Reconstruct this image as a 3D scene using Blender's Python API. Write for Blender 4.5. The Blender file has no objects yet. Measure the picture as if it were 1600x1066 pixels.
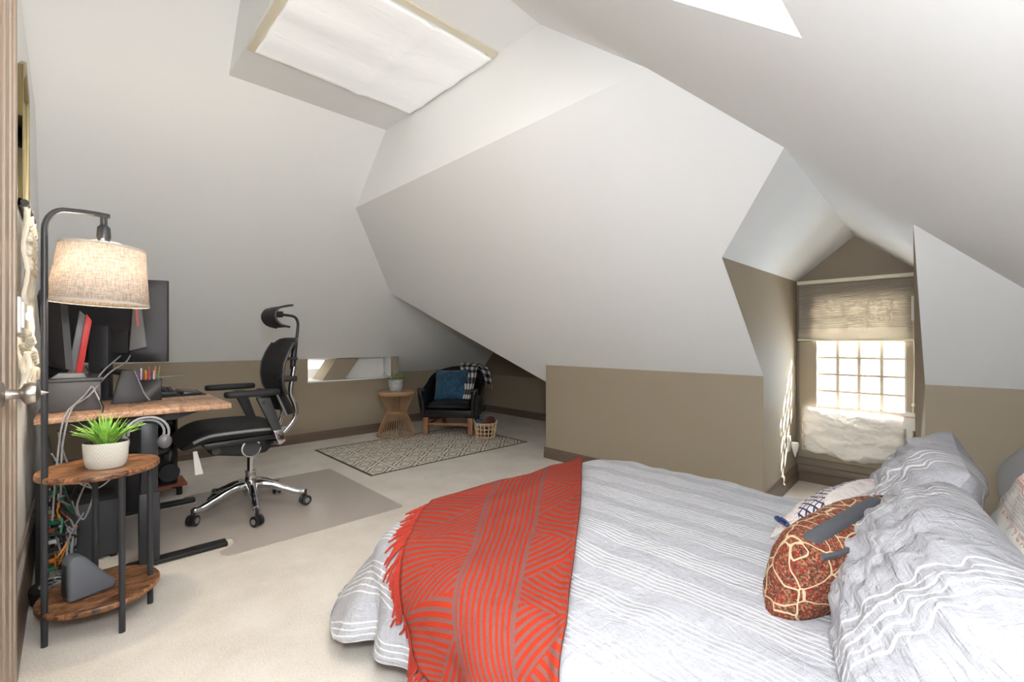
import bpy, bmesh, math, random
from mathutils import Vector, Matrix, noise
random.seed(7)
S = bpy.context.scene
COL = S.collection
PI = math.pi
def lin(c):
    return tuple(((v/255)/12.92 if v/255 <= .04045 else ((v/255+.055)/1.055)**2.4) for v in c)

# ------------------------------------------------------------------ camera
cd = bpy.data.cameras.new('camera'); cam = bpy.data.objects.new('camera', cd); COL.objects.link(cam)
cd.sensor_width = 36; cd.lens = 16.0; cd.clip_start = .01; cd.clip_end = 60
cam.location = (0, 0, 1.1); cam.rotation_euler = (PI/2, 0, -math.radians(43.7))
S.camera = cam
# ------------------------------------------------------------------ exposure, sky, sun
S.view_settings.view_transform = 'Standard'; S.view_settings.look = 'None'
S.view_settings.gamma = 1; S.view_settings.use_curve_mapping = False
S.view_settings.exposure = 0.55
W = bpy.data.worlds.new('sky'); S.world = W; W.use_nodes = True
W.node_tree.nodes['Background'].inputs[0].default_value = (.86, .93, 1.0, 1)
W.node_tree.nodes['Background'].inputs[1].default_value = 32.0
sl = bpy.data.lights.new('sun', 'SUN'); sl.energy = 40; sl.angle = .012; sl.color = (1, .975, .94)
so = bpy.data.objects.new('sun', sl); COL.objects.link(so); so.location = (9, -6, 9)
so.rotation_euler = Vector((-.55, .65, -.78)).to_track_quat('-Z', 'Y').to_euler()
SKY_EMIT = 4.1      # the roof window above the bed
PAPER_GLOW = 0.22    # emission put into the hatch paper in place of daylight from behind
NICHE_EMIT = 1.6     # niche slit pane, plus an unseen glowing side panel added to brighten it

rl = bpy.data.lights.new('camera_fill', 'POINT'); rl.energy = 56; rl.color = (.92, .97, 1); rl.shadow_soft_size = .12  # fill lamp added at the camera to lift brightness, no fixture
ro = bpy.data.objects.new('camera_fill', rl); COL.objects.link(ro); ro.location = (-.02, .0, 1.42)
# ------------------------------------------------------------------ materials
class NT:
    def __init__(s, name):
        s.m = bpy.data.materials.new(name); s.m.use_nodes = True
        s.t = s.m.node_tree; s.n = s.t.nodes; s.p = s.n['Principled BSDF']; s.out = s.n['Material Output']
    def new(s, typ, **kw):
        x = s.n.new(typ)
        for k, v in kw.items(): setattr(x, k, v)
        return x
    def link(s, a, b): s.t.links.new(a, b)
    def put(s, sock, v):
        if hasattr(v, 'is_output'): s.link(v, sock)
        else: sock.default_value = v
    def math(s, op, a, b=None, c=None):
        x = s.new('ShaderNodeMath', operation=op); s.put(x.inputs[0], a)
        if b is not None: s.put(x.inputs[1], b)
        if c is not None: s.put(x.inputs[2], c)
        return x.outputs[0]
    def uv(s):
        x = s.new('ShaderNodeUVMap'); q = s.new('ShaderNodeSeparateXYZ'); s.link(x.outputs[0], q.inputs[0])
        return x.outputs[0], q.outputs[0], q.outputs[1]
    def obj(s): return s.new('ShaderNodeTexCoord').outputs['Object']
    def scale(s, vec, sc):
        x = s.new('ShaderNodeMapping'); s.link(vec, x.inputs[0]); x.inputs['Scale'].default_value = sc; return x.outputs[0]
    def noise(s, vec, scale, detail=3, rough=.55, dist=0):
        x = s.new('ShaderNodeTexNoise'); s.link(vec, x.inputs['Vector']); x.inputs['Scale'].default_value = scale
        x.inputs['Detail'].default_value = detail; x.inputs['Roughness'].default_value = rough; x.inputs['Distortion'].default_value = dist
        return x.outputs[0]
    def voro(s, vec, scale, feature='F1'):
        x = s.new('ShaderNodeTexVoronoi', feature=feature); s.link(vec, x.inputs['Vector']); x.inputs['Scale'].default_value = scale
        return x
    def ramp(s, f, stops):
        x = s.new('ShaderNodeValToRGB'); s.link(f, x.inputs[0]); e = x.color_ramp.elements
        while len(e) < len(stops): e.new(.5)
        for q, (p, c) in zip(e, stops): q.position = p; q.color = (*lin(c), 1)
        return x.outputs[0]
    def mix(s, f, a, b):
        x = s.new('ShaderNodeMix', data_type='RGBA'); s.put(x.inputs[0], f)
        for sock, v in ((x.inputs[6], a), (x.inputs[7], b)):
            if isinstance(v, tuple): sock.default_value = (*lin(v), 1)
            else: s.link(v, sock)
        return x.outputs[2]
    def base(s, v, rough=.6, metal=0, spec=None):
        if isinstance(v, tuple): s.p.inputs['Base Color'].default_value = (*lin(v), 1)
        else: s.link(v, s.p.inputs['Base Color'])
        s.p.inputs['Roughness'].default_value = rough; s.p.inputs['Metallic'].default_value = metal
        if spec is not None: s.p.inputs['Specular IOR Level'].default_value = spec
    def bump(s, h, strength=.3, dist=.01):
        x = s.new('ShaderNodeBump'); x.inputs['Strength'].default_value = strength; x.inputs['Distance'].default_value = dist
        s.link(h, x.inputs['Height']); s.link(x.outputs[0], s.p.inputs['Normal'])

def plain(name, c, rough=.5, metal=0, nscale=0, nstr=.15, ndist=.004, spec=None, var=0):
    t = NT(name)
    if var:
        f = t.noise(t.obj(), 9, 4)
        d = tuple(max(0, x-var) for x in c); u = tuple(min(255, x+var) for x in c)
        t.base(t.ramp(f, [(.3, d), (.7, u)]), rough, metal, spec)
    else: t.base(c, rough, metal, spec)
    if nscale: t.bump(t.noise(t.obj(), nscale, 3), nstr, ndist)
    return t.m

M = {}
M['paint'] = plain('white_paint', (244, 245, 245), .75, nscale=60, nstr=.05, ndist=.002, spec=.2)
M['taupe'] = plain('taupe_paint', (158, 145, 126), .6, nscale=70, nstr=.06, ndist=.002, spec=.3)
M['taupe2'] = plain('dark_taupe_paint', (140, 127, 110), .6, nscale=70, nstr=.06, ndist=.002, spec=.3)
M['trim'] = plain('brown_trim_paint', (104, 88, 76), .35, nscale=40, nstr=.05, ndist=.002)
M['doorpaint'] = plain('door_paint', (150, 134, 120), .35, nscale=30, nstr=.05, ndist=.002)
M['casing'] = plain('casing_paint', (146, 128, 112), .35)
def carpet():
    t = NT('carpet'); o = t.obj()
    f = t.noise(o, 3.2, 5, .6); g = t.noise(o, 150, 3, .7)
    mixf = t.math('ADD', t.math('MULTIPLY', f, .45), t.math('MULTIPLY', g, .55))
    t.base(t.ramp(mixf, [(.32, (206, 197, 186)), (.5, (229, 222, 213)), (.68, (243, 238, 230))]), .95, 0, .05)
    t.bump(t.math('ADD', g, t.math('MULTIPLY', f, 2)), .6, .012); return t.m
M['carpet'] = carpet()
M['black'] = plain('black_plastic', (30, 30, 32), .42)
M['blackrub'] = plain('black_rubber', (22, 22, 24), .6)
M['blackmetal'] = plain('black_metal', (52, 53, 57), .38, .3)
M['darkgrey'] = plain('dark_grey_plastic', (68, 68, 72), .5, nscale=200, nstr=.05, ndist=.001)
M['charcoal'] = plain('charcoal_plastic', (48, 47, 50), .5)
M['greyplastic'] = plain('grey_plastic', (128, 128, 130), .45)
M['gloss'] = plain('gloss_black', (12, 13, 16), .08)
M['chrome'] = plain('polished_aluminium', (205, 206, 210), .13, 1)
M['nickel'] = plain('brushed_nickel', (190, 184, 176), .3, 1)
M['brass'] = plain('gilt_frame', (150, 138, 100), .4, .5)
M['mirror'] = plain('mirror_glass', (120, 118, 84), .08, .9)
M['white'] = plain('white_plastic', (236, 235, 232), .4)
M['red'] = plain('red_plastic', (214, 58, 58), .4)
M['pink'] = plain('pink_strip', (232, 132, 134), .4)
M['leather'] = plain('black_leather', (20, 20, 22), .28, nscale=120, nstr=.2, ndist=.002)
M['seatmesh'] = plain('black_mesh_fabric', (26, 26, 28), .7, nscale=420, nstr=.4, ndist=.002)
M['legwood'] = plain('brown_wood', (150, 104, 68), .45, var=14)
M['redwood'] = plain('reddish_wood', (140, 72, 44), .45, var=12)
M['cable'] = plain('grey_cable', (140, 140, 144), .5)
M['blackcable'] = plain('black_cable', (30, 30, 33), .5)
M['greencable'] = plain('green_cable', (40, 130, 96), .5)
M['orangecable'] = plain('orange_cable', (214, 130, 50), .5)
M['cord'] = plain('cotton_cord', (212, 204, 188), .9, nscale=140, nstr=.5, ndist=.004)
M['ceramic'] = plain('white_ceramic', (232, 231, 228), .45)
M['soil'] = plain('dark_soil', (60, 52, 44), .95, nscale=90, nstr=.8, ndist=.006)
M['navy'] = plain('navy_thread', (48, 60, 100), .85)
M['greyfab'] = plain('grey_fabric', (150, 150, 152), .9, nscale=300, nstr=.2, ndist=.002)
M['greyband'] = plain('slate_velvet', (74, 76, 82), .8, nscale=30, nstr=.5, ndist=.01)
M['whitecloth'] = plain('white_crinkled_cloth', (248, 245, 240), .9, nscale=22, nstr=.8, ndist=.02)
def paper():
    t = NT('white_paper'); o = t.obj()
    f = t.noise(t.scale(o, (2.5, 14, 2)), 3, 3)
    t.base((222, 221, 219), .7); t.bump(f, .35, .015)
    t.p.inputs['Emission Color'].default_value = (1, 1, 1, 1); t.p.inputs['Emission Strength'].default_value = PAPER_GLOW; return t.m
M['paper'] = paper()
M['cream'] = plain('cream_wood_trim', (226, 218, 196), .5)
M['sash'] = plain('sash_paint', (196, 182, 158), .5)
def emit(name, c, st):
    t = NT(name); e = t.new('ShaderNodeEmission'); e.inputs[0].default_value = (*c, 1); e.inputs[1].default_value = st
    t.link(e.outputs[0], t.out.inputs[0]); return t.m
M['sky1'] = emit('bright_sky_pane', (1, .94, .845), SKY_EMIT)
M['niche_glow'] = emit('niche_glow_pane', (1, .95, .84), NICHE_EMIT)
M['bulb'] = emit('lit_bulb', (1, .85, .62), 60)
def rustic(name, a, b, c, sc):
    t = NT(name); o = t.obj()
    v = t.scale(o, sc)
    f = t.noise(v, 3.2, 8, .66, 1.6); g = t.noise(v, 26, 4, .6)
    h = t.math('ADD', t.math('MULTIPLY', f, .75), t.math('MULTIPLY', g, .25))
    t.base(t.ramp(h, [(.40, a), (.51, b), (.64, c)]), .42); t.bump(g, .15, .003); return t.m
M['rustic'] = rustic('rustic_brown_board', (52, 36, 26), (130, 86, 54), (178, 132, 92), (3.2, 9, 6))
M['desktop'] = rustic('weathered_oak_board', (128, 96, 74), (176, 138, 110), (198, 166, 140), (9, 1.6, 6))
M['rattan'] = plain('rattan', (170, 134, 98), .6, var=18)
M['rattantop'] = plain('rattan_top', (188, 150, 112), .6, nscale=120, nstr=.5, ndist=.004)
M['basketm'] = plain('basket_cane', (222, 194, 160), .65, var=14)
def leaf(name, a, b):
    t = NT(name); t.base(t.ramp(t.noise(t.obj(), 30, 2), [(.35, a), (.65, b)]), .5); t.p.inputs['Subsurface Weight'].default_value = 0.0
    return t.m
M['grass'] = leaf('bright_leaf', (96, 160, 60), (168, 206, 96))
M['fern'] = leaf('fern_leaf', (86, 118, 50), (140, 160, 84))
def linen():
    t = NT('linen_shade'); o = t.obj()
    f = t.noise(t.scale(o, (40, 40, 420)), 1, 2); g = t.noise(t.scale(o, (300, 300, 14)), 1, 2)
    c = t.ramp(t.math('MULTIPLY_ADD', f, .5, t.math('MULTIPLY', g, .5)), [(.36, (172, 160, 148)), (.6, (232, 222, 212))])
    d = t.new('ShaderNodeBsdfDiffuse'); r = t.new('ShaderNodeBsdfTranslucent'); mx = t.new('ShaderNodeMixShader')
    t.link(c, d.inputs[0]); t.link(c, r.inputs[0]); mx.inputs[0].default_value = .35
    t.link(d.outputs[0], mx.inputs[1]); t.link(r.outputs[0], mx.inputs[2]); t.link(mx.outputs[0], t.out.inputs[0]); return t.m
M['linen'] = linen()
def glassm():
    t = NT('wavy_window_glass'); o = t.obj()
    f = t.noise(t.scale(o, (9, 9, 26)), 1, 3, .6, 1.0)
    b = t.new('ShaderNodeBump'); b.inputs['Strength'].default_value = .6; b.inputs['Distance'].default_value = .02; t.link(f, b.inputs['Height'])
    tr = t.new('ShaderNodeBsdfTransparent'); tr.inputs[0].default_value = (.93, .96, .98, 1)
    gl = t.new('ShaderNodeBsdfGlossy'); gl.inputs['Roughness'].default_value = .12; t.link(b.outputs[0], gl.inputs['Normal'])
    tl = t.new('ShaderNodeBsdfTranslucent'); tl.inputs[0].default_value = (.78, .89, 1, 1); t.link(b.outputs[0], tl.inputs['Normal'])
    m0 = t.new('ShaderNodeMixShader'); m0.inputs[0].default_value = .28; t.link(tr.outputs[0], m0.inputs[1]); t.link(tl.outputs[0], m0.inputs[2])
    mx = t.new('ShaderNodeMixShader'); mx.inputs[0].default_value = .06
    t.link(m0.outputs[0], mx.inputs[1]); t.link(gl.outputs[0], mx.inputs[2]); t.link(mx.outputs[0], t.out.inputs[0]); return t.m
M['glass'] = glassm()
def matm():
    t = NT('smoky_clear_vinyl'); t.base((214, 204, 198), .14)
    f = t.noise(t.obj(), 7, 4); t.bump(f, .06, .01); t.p.inputs['Alpha'].default_value = .5; return t.m
M['vinyl'] = matm()
def shadecloth():
    t = NT('pleated_shade_cloth'); o = t.obj(); q = t.new('ShaderNodeSeparateXYZ'); t.link(o, q.inputs[0])
    t.base((186, 178, 165), .8)
    d = t.new('ShaderNodeBsdfDiffuse'); d.inputs[0].default_value = (*lin((190, 182, 170)), 1)
    r = t.new('ShaderNodeBsdfTranslucent'); r.inputs[0].default_value = (*lin((200, 190, 174)), 1)
    mx = t.new('ShaderNodeMixShader'); mx.inputs[0].default_value = .4
    t.link(d.outputs[0], mx.inputs[1]); t.link(r.outputs[0], mx.inputs[2]); t.link(mx.outputs[0], t.out.inputs[0]); return t.m
M['cellular'] = shadecloth()
def stripes(name, pu=.19, n=6, sp=.0195, wd=.0052, axis=0, off=0.0, lo=(172, 173, 181), hi=(194, 195, 201), white=(234, 234, 236), bs=.75):
    """grey seersucker cloth with groups of white woven lines"""
    t = NT(name); uv, u, v = t.uv()
    a, b = (u, v) if axis == 0 else (v, u)
    wob = t.math('MULTIPLY', t.math('SUBTRACT', t.noise(uv, 14, 2), .5), .010)
    x = t.math('MODULO', t.math('ADD', t.math('ADD', a, wob), 10+off), pu)
    inside = t.math('LESS_THAN', x, n*sp)
    y = t.math('MODULO', x, sp)
    line = t.math('MULTIPLY', t.math('LESS_THAN', y, wd), inside)
    fine = t.noise(t.scale(uv, (500, 40, 1) if axis == 0 else (40, 500, 1)), 1, 2)
    basec = t.ramp(fine, [(.3, lo), (.7, hi)])
    t.base(t.mix(line, basec, white), .92, 0, .1)
    puck = t.noise(t.scale(uv, (13, 48, 1) if axis == 0 else (48, 13, 1)), 1, 4, .6, .6)
    wr = t.noise(t.scale(uv, (9, 4, 1)), 1, 4, .65, 1.3)
    h = t.math('ADD', t.math('ADD', t.math('MULTIPLY', puck, .7), t.math('MULTIPLY', line, .12)), t.math('MULTIPLY', wr, 1.2))
    t.bump(h, bs, .016); return t.m
M['duvet'] = stripes('striped_duvet_cloth', off=-.01)
M['sham'] = stripes('striped_sham_cloth', pu=.50, n=6, sp=.023, wd=.0062, axis=0, off=.40, lo=(160, 160, 166), hi=(182, 182, 187), white=(224, 224, 225), bs=1.0)
def throwm():
    t = NT('red_woven_throw'); uv, u, v = t.uv()      # u across 0..1, v along (m)
    nz = t.noise(t.scale(uv, (220, 220, 1)), 1, 2)
    band = t.math('MULTIPLY', t.math('GREATER_THAN', u, .36), t.math('LESS_THAN', u, .70))
    cs = t.math('GREATER_THAN', t.math('FRACT', t.math('MULTIPLY', t.math('SUBTRACT', u, .36), 29.4)), .5)
    edge = t.math('LESS_THAN', t.math('MINIMUM', t.math('ABSOLUTE', t.math('SUBTRACT', u, .36)), t.math('ABSOLUTE', t.math('SUBTRACT', u, .70))), .012)
    # fan blocks: the slant of the lines switches from block to block
    blk = t.math('FRACT', t.math('MULTIPLY', v, 2.6))
    tri = t.math('ABSOLUTE', t.math('SUBTRACT', blk, .5))
    side = t.math('ABSOLUTE', t.math('SUBTRACT', u, .53))
    up = t.math('GREATER_THAN', tri, t.math('MULTIPLY', side, .9))
    s1 = t.math('ADD', t.math('MULTIPLY', v, 30), t.math('MULTIPLY', u, 9))
    s2 = t.math('SUBTRACT', t.math('MULTIPLY', v, 30), t.math('MULTIPLY', u, 16))
    sl_ = t.math('ADD', t.math('MULTIPLY', s1, up), t.math('MULTIPLY', s2, t.math('SUBTRACT', 1.0, up)))
    ss = t.math('GREATER_THAN', t.math('FRACT', sl_), .55)
    pat = t.math('ADD', t.math('MULTIPLY', cs, band), t.math('MULTIPLY', ss, t.math('SUBTRACT', 1.0, band)))
    pat = t.math('MAXIMUM', pat, edge)
    rd = t.mix(nz, (148, 42, 26), (172, 60, 40)); gr = t.mix(nz, (108, 68, 64), (130, 88, 82))
    t.base(t.mix(pat, rd, gr), .95, 0, .05); t.bump(nz, .4, .004); return t.m
M['throw'] = throwm()
M['fringe'] = plain('red_wool', (164, 48, 32), .95, nscale=200, nstr=.4, ndist=.003)
def rugm():
    t = NT('cream_patterned_rug'); uv, u, v = t.uv()
    nz = t.noise(uv, 26, 5, .7); nw = t.noise(uv, 7, 2)
    bx = t.math('FRACT', t.math('MULTIPLY', u, 3.85)); ex = t.math('ABSOLUTE', t.math('SUBTRACT', bx, .5))
    vy = t.math('FRACT', t.math('MULTIPLY', v, 4.1)); ey = t.math('ABSOLUTE', t.math('SUBTRACT', vy, .5))
    dia = t.math('ADD', ex, ey)
    r1 = t.math('LESS_THAN', t.math('ABSOLUTE', t.math('SUBTRACT', dia, .40)), .032)
    r2 = t.math('LESS_THAN', t.math('ABSOLUTE', t.math('SUBTRACT', dia, .22)), .026)
    cr = t.math('LESS_THAN', t.math('ABSOLUTE', t.math('SUBTRACT', dia, .62)), .028)
    line = t.math('MULTIPLY', t.math('GREATER_THAN', ex, .415), t.math('LESS_THAN', ex, .438))
    white = t.math('GREATER_THAN', ex, .438)
    p = t.math('MAXIMUM', t.math('MAXIMUM', t.math('MAXIMUM', r1, r2), cr), line)
    p = t.math('MULTIPLY', p, t.math('SUBTRACT', 1.0, white))
    p = t.math('MULTIPLY', p, t.math('GREATER_THAN', nz, .42))
    eu = t.math('MINIMUM', t.math('MINIMUM', u, t.math('SUBTRACT', 1.82, u)), t.math('MINIMUM', v, t.math('SUBTRACT', 1.21, v)))
    p = t.math('MAXIMUM', p, t.math('LESS_THAN', eu, .018))
    bg = t.ramp(nz, [(.3, (206, 197, 182)), (.6, (234, 227, 214))])
    t.base(t.mix(p, bg, (92, 86, 80)), .95, 0, .05); t.bump(nz, .4, .006); return t.m
M['rug'] = rugm()
def paisley():
    t = NT('paisley_print'); o = t.obj()
    warp = t.new('ShaderNodeTexNoise'); t.link(o, warp.inputs['Vector']); warp.inputs['Scale'].default_value = 7
    va = t.new('ShaderNodeVectorMath', operation='MULTIPLY_ADD'); t.link(warp.outputs['Color'], va.inputs[0]); va.inputs[1].default_value = (.09, .09, .09); t.link(o, va.inputs[2])
    e = t.voro(va.outputs[0], 12.5, 'DISTANCE_TO_EDGE')
    edge = t.math('LESS_THAN', e.outputs['Distance'], .028)
    s = t.voro(o, 210); s2 = t.voro(o, 55)
    spots = t.ramp(s.outputs['Color'], [(.2, (58, 54, 42)), (.38, (132, 52, 42)), (.55, (158, 122, 90)), (.72, (120, 42, 38)), (.88, (92, 80, 58))])
    big = t.math('LESS_THAN', s2.outputs['Distance'], .26)
    c = t.mix(t.math('MULTIPLY', big, .8), spots, (138, 36, 32))
    t.base(t.mix(edge, c, (204, 184, 150)), .85, 0, .15); t.bump(t.noise(o, 250, 2), .2, .003); return t.m
M['paisley'] = paisley()
def crossm():
    t = NT('navy_cross_print'); uv, u, v = t.uv()
    fu = t.math('ABSOLUTE', t.math('SUBTRACT', t.math('FRACT', t.math('MULTIPLY', u, 30)), .5))
    fv = t.math('ABSOLUTE', t.math('SUBTRACT', t.math('FRACT', t.math('MULTIPLY', v, 30)), .5))
    x = t.math('LESS_THAN', t.math('ABSOLUTE', t.math('SUBTRACT', fu, fv)), .13)
    band = t.math('LESS_THAN', t.math('ABSOLUTE', t.math('SUBTRACT', v, .20)), .055)
    x = t.math('MULTIPLY', x, band)
    wn = t.noise(t.scale(uv, (120, 30, 1)), 1, 3)
    b = t.ramp(wn, [(.36, (214, 206, 204)), (.5, (234, 230, 224)), (.62, (206, 176, 180))])
    t.base(t.mix(x, b, (44, 54, 92)), .9); return t.m
M['cross'] = crossm()
def wovenm():
    t = NT('white_orange_weave'); uv, u, v = t.uv()
    wv = t.math('ADD', v, t.math('MULTIPLY', t.noise(t.scale(uv, (60, 4, 1)), 1, 2), .10))
    m = t.math('FRACT', t.math('MULTIPLY', wv, 4.2))
    fl = t.noise(t.scale(uv, (5, 260, 1)), 1, 3)
    st = t.ramp(m, [(.0, (206, 120, 96)), (.06, (198, 192, 186)), (.34, (176, 168, 162)), (.40, (212, 122, 98)), (.48, (240, 236, 228))])
    t.base(t.mix(t.math('MULTIPLY', t.math('GREATER_THAN', fl, .5), .55), st, (240, 236, 230)), .92); t.bump(fl, .5, .006); return t.m
M['woven'] = wovenm()
def plaid():
    t = NT('buffalo_check'); uv, u, v = t.uv()
    a = t.math('GREATER_THAN', t.math('FRACT', t.math('MULTIPLY', u, 9)), .5); b = t.math('GREATER_THAN', t.math('FRACT', t.math('MULTIPLY', v, 9)), .5)
    s = t.math('MULTIPLY', t.math('ADD', a, b), .5)
    t.base(t.ramp(s, [(.1, (232, 228, 220)), (.5, (112, 112, 116)), (.9, (20, 22, 30))]), .95); return t.m
M['plaid'] = plaid()
def velvet():
    t = NT('blue_velvet'); f = t.noise(t.obj(), 14, 3, .6, .8)
    t.base(t.ramp(f, [(.35, (8, 44, 72)), (.65, (24, 84, 118))]), .75); t.p.inputs['Sheen Weight'].default_value = .5; t.bump(f, .4, .01); return t.m
M['velvet'] = velvet()
def potm():
    t = NT('carved_pot'); uv, u, v = t.uv()
    fu = t.math('ABSOLUTE', t.math('SUBTRACT', t.math('FRACT', t.math('MULTIPLY', u, 6)), .5))
    d = t.math('ADD', t.math('MULTIPLY', fu, 2), t.math('ABSOLUTE', t.math('SUBTRACT', t.math('MULTIPLY', v, 2), 1)))
    line = t.math('LESS_THAN', t.math('FRACT', t.math('MULTIPLY', d, 4.5)), .22)
    lo = t.math('LESS_THAN', v, .22)
    c = t.mix(line, (196, 192, 182), (222, 219, 210))
    t.base(t.mix(lo, c, (238, 238, 238)), .6); return t.m
M['pot'] = potm()
def glaze():
    t = NT('grey_ribbed_glaze'); o = t.obj(); f = t.noise(t.scale(o, (12, 12, 90)), 1, 3)
    t.base(t.ramp(f, [(.35, (150, 154, 160)), (.65, (208, 210, 212))]), .5); return t.m
M['glaze'] = glaze()
def siding():
    t = NT('pale_lap_siding'); o = t.obj(); f = t.noise(t.scale(o, (3, 1, 18)), 1, 3)
    t.base(t.ramp(f, [(.35, (58, 64, 72)), (.65, (92, 97, 104))]), .8); return t.m
M['siding'] = siding()

# ------------------------------------------------------------------ mesh builder
ORG = {}
class MB:
    def __init__(s, xf=None): s.v = []; s.f = []; s.uv = {}; s.xf = xf; s.mi = []
    def _add(s, vs, fs, uvs=None):
        n = len(s.v)
        for p in vs: s.v.append(Vector(p) if s.xf is None else s.xf @ Vector(p))
        for i, f in enumerate(fs):
            if uvs: s.uv[len(s.f)] = [uvs[k] for k in f]
            s.f.append([k+n for k in f])
        return s
    def box(s, x0, x1, y0, y1, z0, z1, rot=None, piv=None):
        vs = [Vector((x, y, z)) for z in (z0, z1) for y in (y0, y1) for x in (x0, x1)]
        if rot is not None:
            c = Vector(piv) if piv else Vector(((x0+x1)/2, (y0+y1)/2, (z0+z1)/2)); vs = [c + rot @ (p-c) for p in vs]
        return s._add(vs, [(0, 2, 3, 1), (4, 5, 7, 6), (0, 1, 5, 4), (2, 6, 7, 3), (0, 4, 6, 2), (1, 3, 7, 5)])
    def poly(s, pts): return s._add(pts, [tuple(range(len(pts)))])
    def extr(s, pts, d):
        n = len(pts); d = Vector(d); a = [Vector(p) for p in pts]
        fs = [tuple(range(n-1, -1, -1)), tuple(range(n, 2*n))] + [(i, (i+1) % n, n+(i+1) % n, n+i) for i in range(n)]
        return s._add(a+[p+d for p in a], fs)
    def tube(s, path, r, n=10, flat=None, closed=False):
        P = [Vector(p) for p in path]; R = r if isinstance(r, (list, tuple)) else [r]*len(P)
        m = len(P); vs = []; up = None
        for i, p in enumerate(P):
            a = P[(i-1) % m] if (closed or i > 0) else p; b = P[(i+1) % m] if (closed or i < m-1) else p
            t = (b-a).normalized()
            if up is None:
                up = Vector((0, 0, 1)) if abs(t.z) < .9 else Vector((1, 0, 0))
            sd = t.cross(up)
            if sd.length < 1e-5: sd = t.cross(Vector((0, 1, 0)))
            sd.normalize(); up = sd.cross(t).normalized()
            w = flat if flat else 1
            for k in range(n):
                q = 2*PI*k/n; vs.append(p + sd*math.cos(q)*R[i]*w + up*math.sin(q)*R[i])
        fs = []
        for i in range(m if closed else m-1):
            j = (i+1) % m
            for k in range(n): fs.append((i*n+k, i*n+(k+1) % n, j*n+(k+1) % n, j*n+k))
        if not closed: fs += [tuple(range(n-1, -1, -1)), tuple(range((m-1)*n, m*n))]
        return s._add(vs, fs)
    def lathe(s, prof, c=(0, 0, 0), n=28, axis='Z', sx=1, sy=1, uv=False, open_=False):
        m = len(prof); vs = []; uvs = []
        L = [0]
        for i in range(1, m): L.append(L[-1]+math.hypot(prof[i][0]-prof[i-1][0], prof[i][1]-prof[i-1][1]))
        nn = n+1 if uv else n
        for i, (r, z) in enumerate(prof):
            for k in range(nn):
                q = 2*PI*k/n; x, y = r*math.cos(q)*sx, r*math.sin(q)*sy
                p = (x, y, z) if axis == 'Z' else ((x, z, y) if axis == 'Y' else (z, x, y))
                vs.append(Vector(c)+Vector(p)); uvs.append((k/n, L[i]/L[-1]))
        fs = []
        for i in range(m-1):
            for k in range(n):
                k2 = k+1 if uv else (k+1) % n
                f = (i*nn+k, i*nn+k2, (i+1)*nn+k2, (i+1)*nn+k)
                fs.append(f if axis != 'Y' else f[::-1])
        if not open_:
            if prof[0][0] > 1e-4: fs.append(tuple(range(n-1, -1, -1)))
            if prof[-1][0] > 1e-4: fs.append(tuple((m-1)*nn+k for k in range(n)))
        return s._add(vs, fs, uvs if uv else None)
    def grid(s, fn, nu, nv, uvf=None, flip=False):
        vs = []; uvs = []
        for j in range(nv+1):
            for i in range(nu+1):
                a, b = i/nu, j/nv; vs.append(fn(a, b)); uvs.append(uvf(a, b) if uvf else (a, b))
        fs = [(j*(nu+1)+i, j*(nu+1)+i+1, (j+1)*(nu+1)+i+1, (j+1)*(nu+1)+i) for j in range(nv) for i in range(nu)]
        if flip: fs = [f[::-1] for f in fs]
        return s._add(vs, fs, uvs)
    def ball(s, c, r, n=16, sx=1, sy=1, sz=1):
        return s.lathe([(r*math.sin(PI*i/10)+(1e-5 if i in (0, 10) else 0), -r*math.cos(PI*i/10)*sz) for i in range(11)], c, n, 'Z', sx, sy)
    def build(s, name, mat, parent=None, bevel=0, seg=2, ang=32, solid=0, subsurf=0, sharp=True):
        me = bpy.data.meshes.new(name)
        o = bpy.data.objects.new(name, me); COL.objects.link(o)
        org = Vector((0, 0, 0))
        if parent is not None:
            o.parent = parent; org = ORG[parent.name]
        elif s.v:
            lo = [min(p[i] for p in s.v) for i in range(3)]; hi = [max(p[i] for p in s.v) for i in range(3)]
            org = Vector(((lo[0]+hi[0])/2, (lo[1]+hi[1])/2, lo[2])); o.location = org
        ORG[o.name] = org
        me.from_pydata([tuple(p-org) for p in s.v], [], s.f)
        if s.uv:
            L = me.uv_layers.new(name='UVMap')
            for i, pl in enumerate(me.polygons):
                if i in s.uv:
                    for li, q in zip(pl.loop_indices, s.uv[i]): L.data[li].uv = q
        bm = bmesh.new(); bm.from_mesh(me)
        if not s.uv: bmesh.ops.remove_doubles(bm, verts=bm.verts, dist=1e-6)
        if bevel:
            es = [e for e in bm.edges if len(e.link_faces) == 2 and e.calc_face_angle(0) > math.radians(ang)]
            bmesh.ops.bevel(bm, geom=es, offset=bevel, segments=seg, affect='EDGES', profile=.5, clamp_overlap=True)
        if not s.uv: bmesh.ops.recalc_face_normals(bm, faces=bm.faces)
        for f in bm.faces: f.smooth = True
        if sharp:
            for e in bm.edges:
                if len(e.link_faces) == 2 and e.calc_face_angle(0) > math.radians(40): e.smooth = False
        bm.to_mesh(me); bm.free()
        for q in (mat if isinstance(mat, (list, tuple)) else [mat]): me.materials.append(q)
        if solid:
            md = o.modifiers.new('thickness', 'SOLIDIFY'); md.thickness = solid; md.offset = -1
        if subsurf:
            md = o.modifiers.new('smooth', 'SUBSURF'); md.levels = subsurf; md.render_levels = subsurf
        return o

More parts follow.
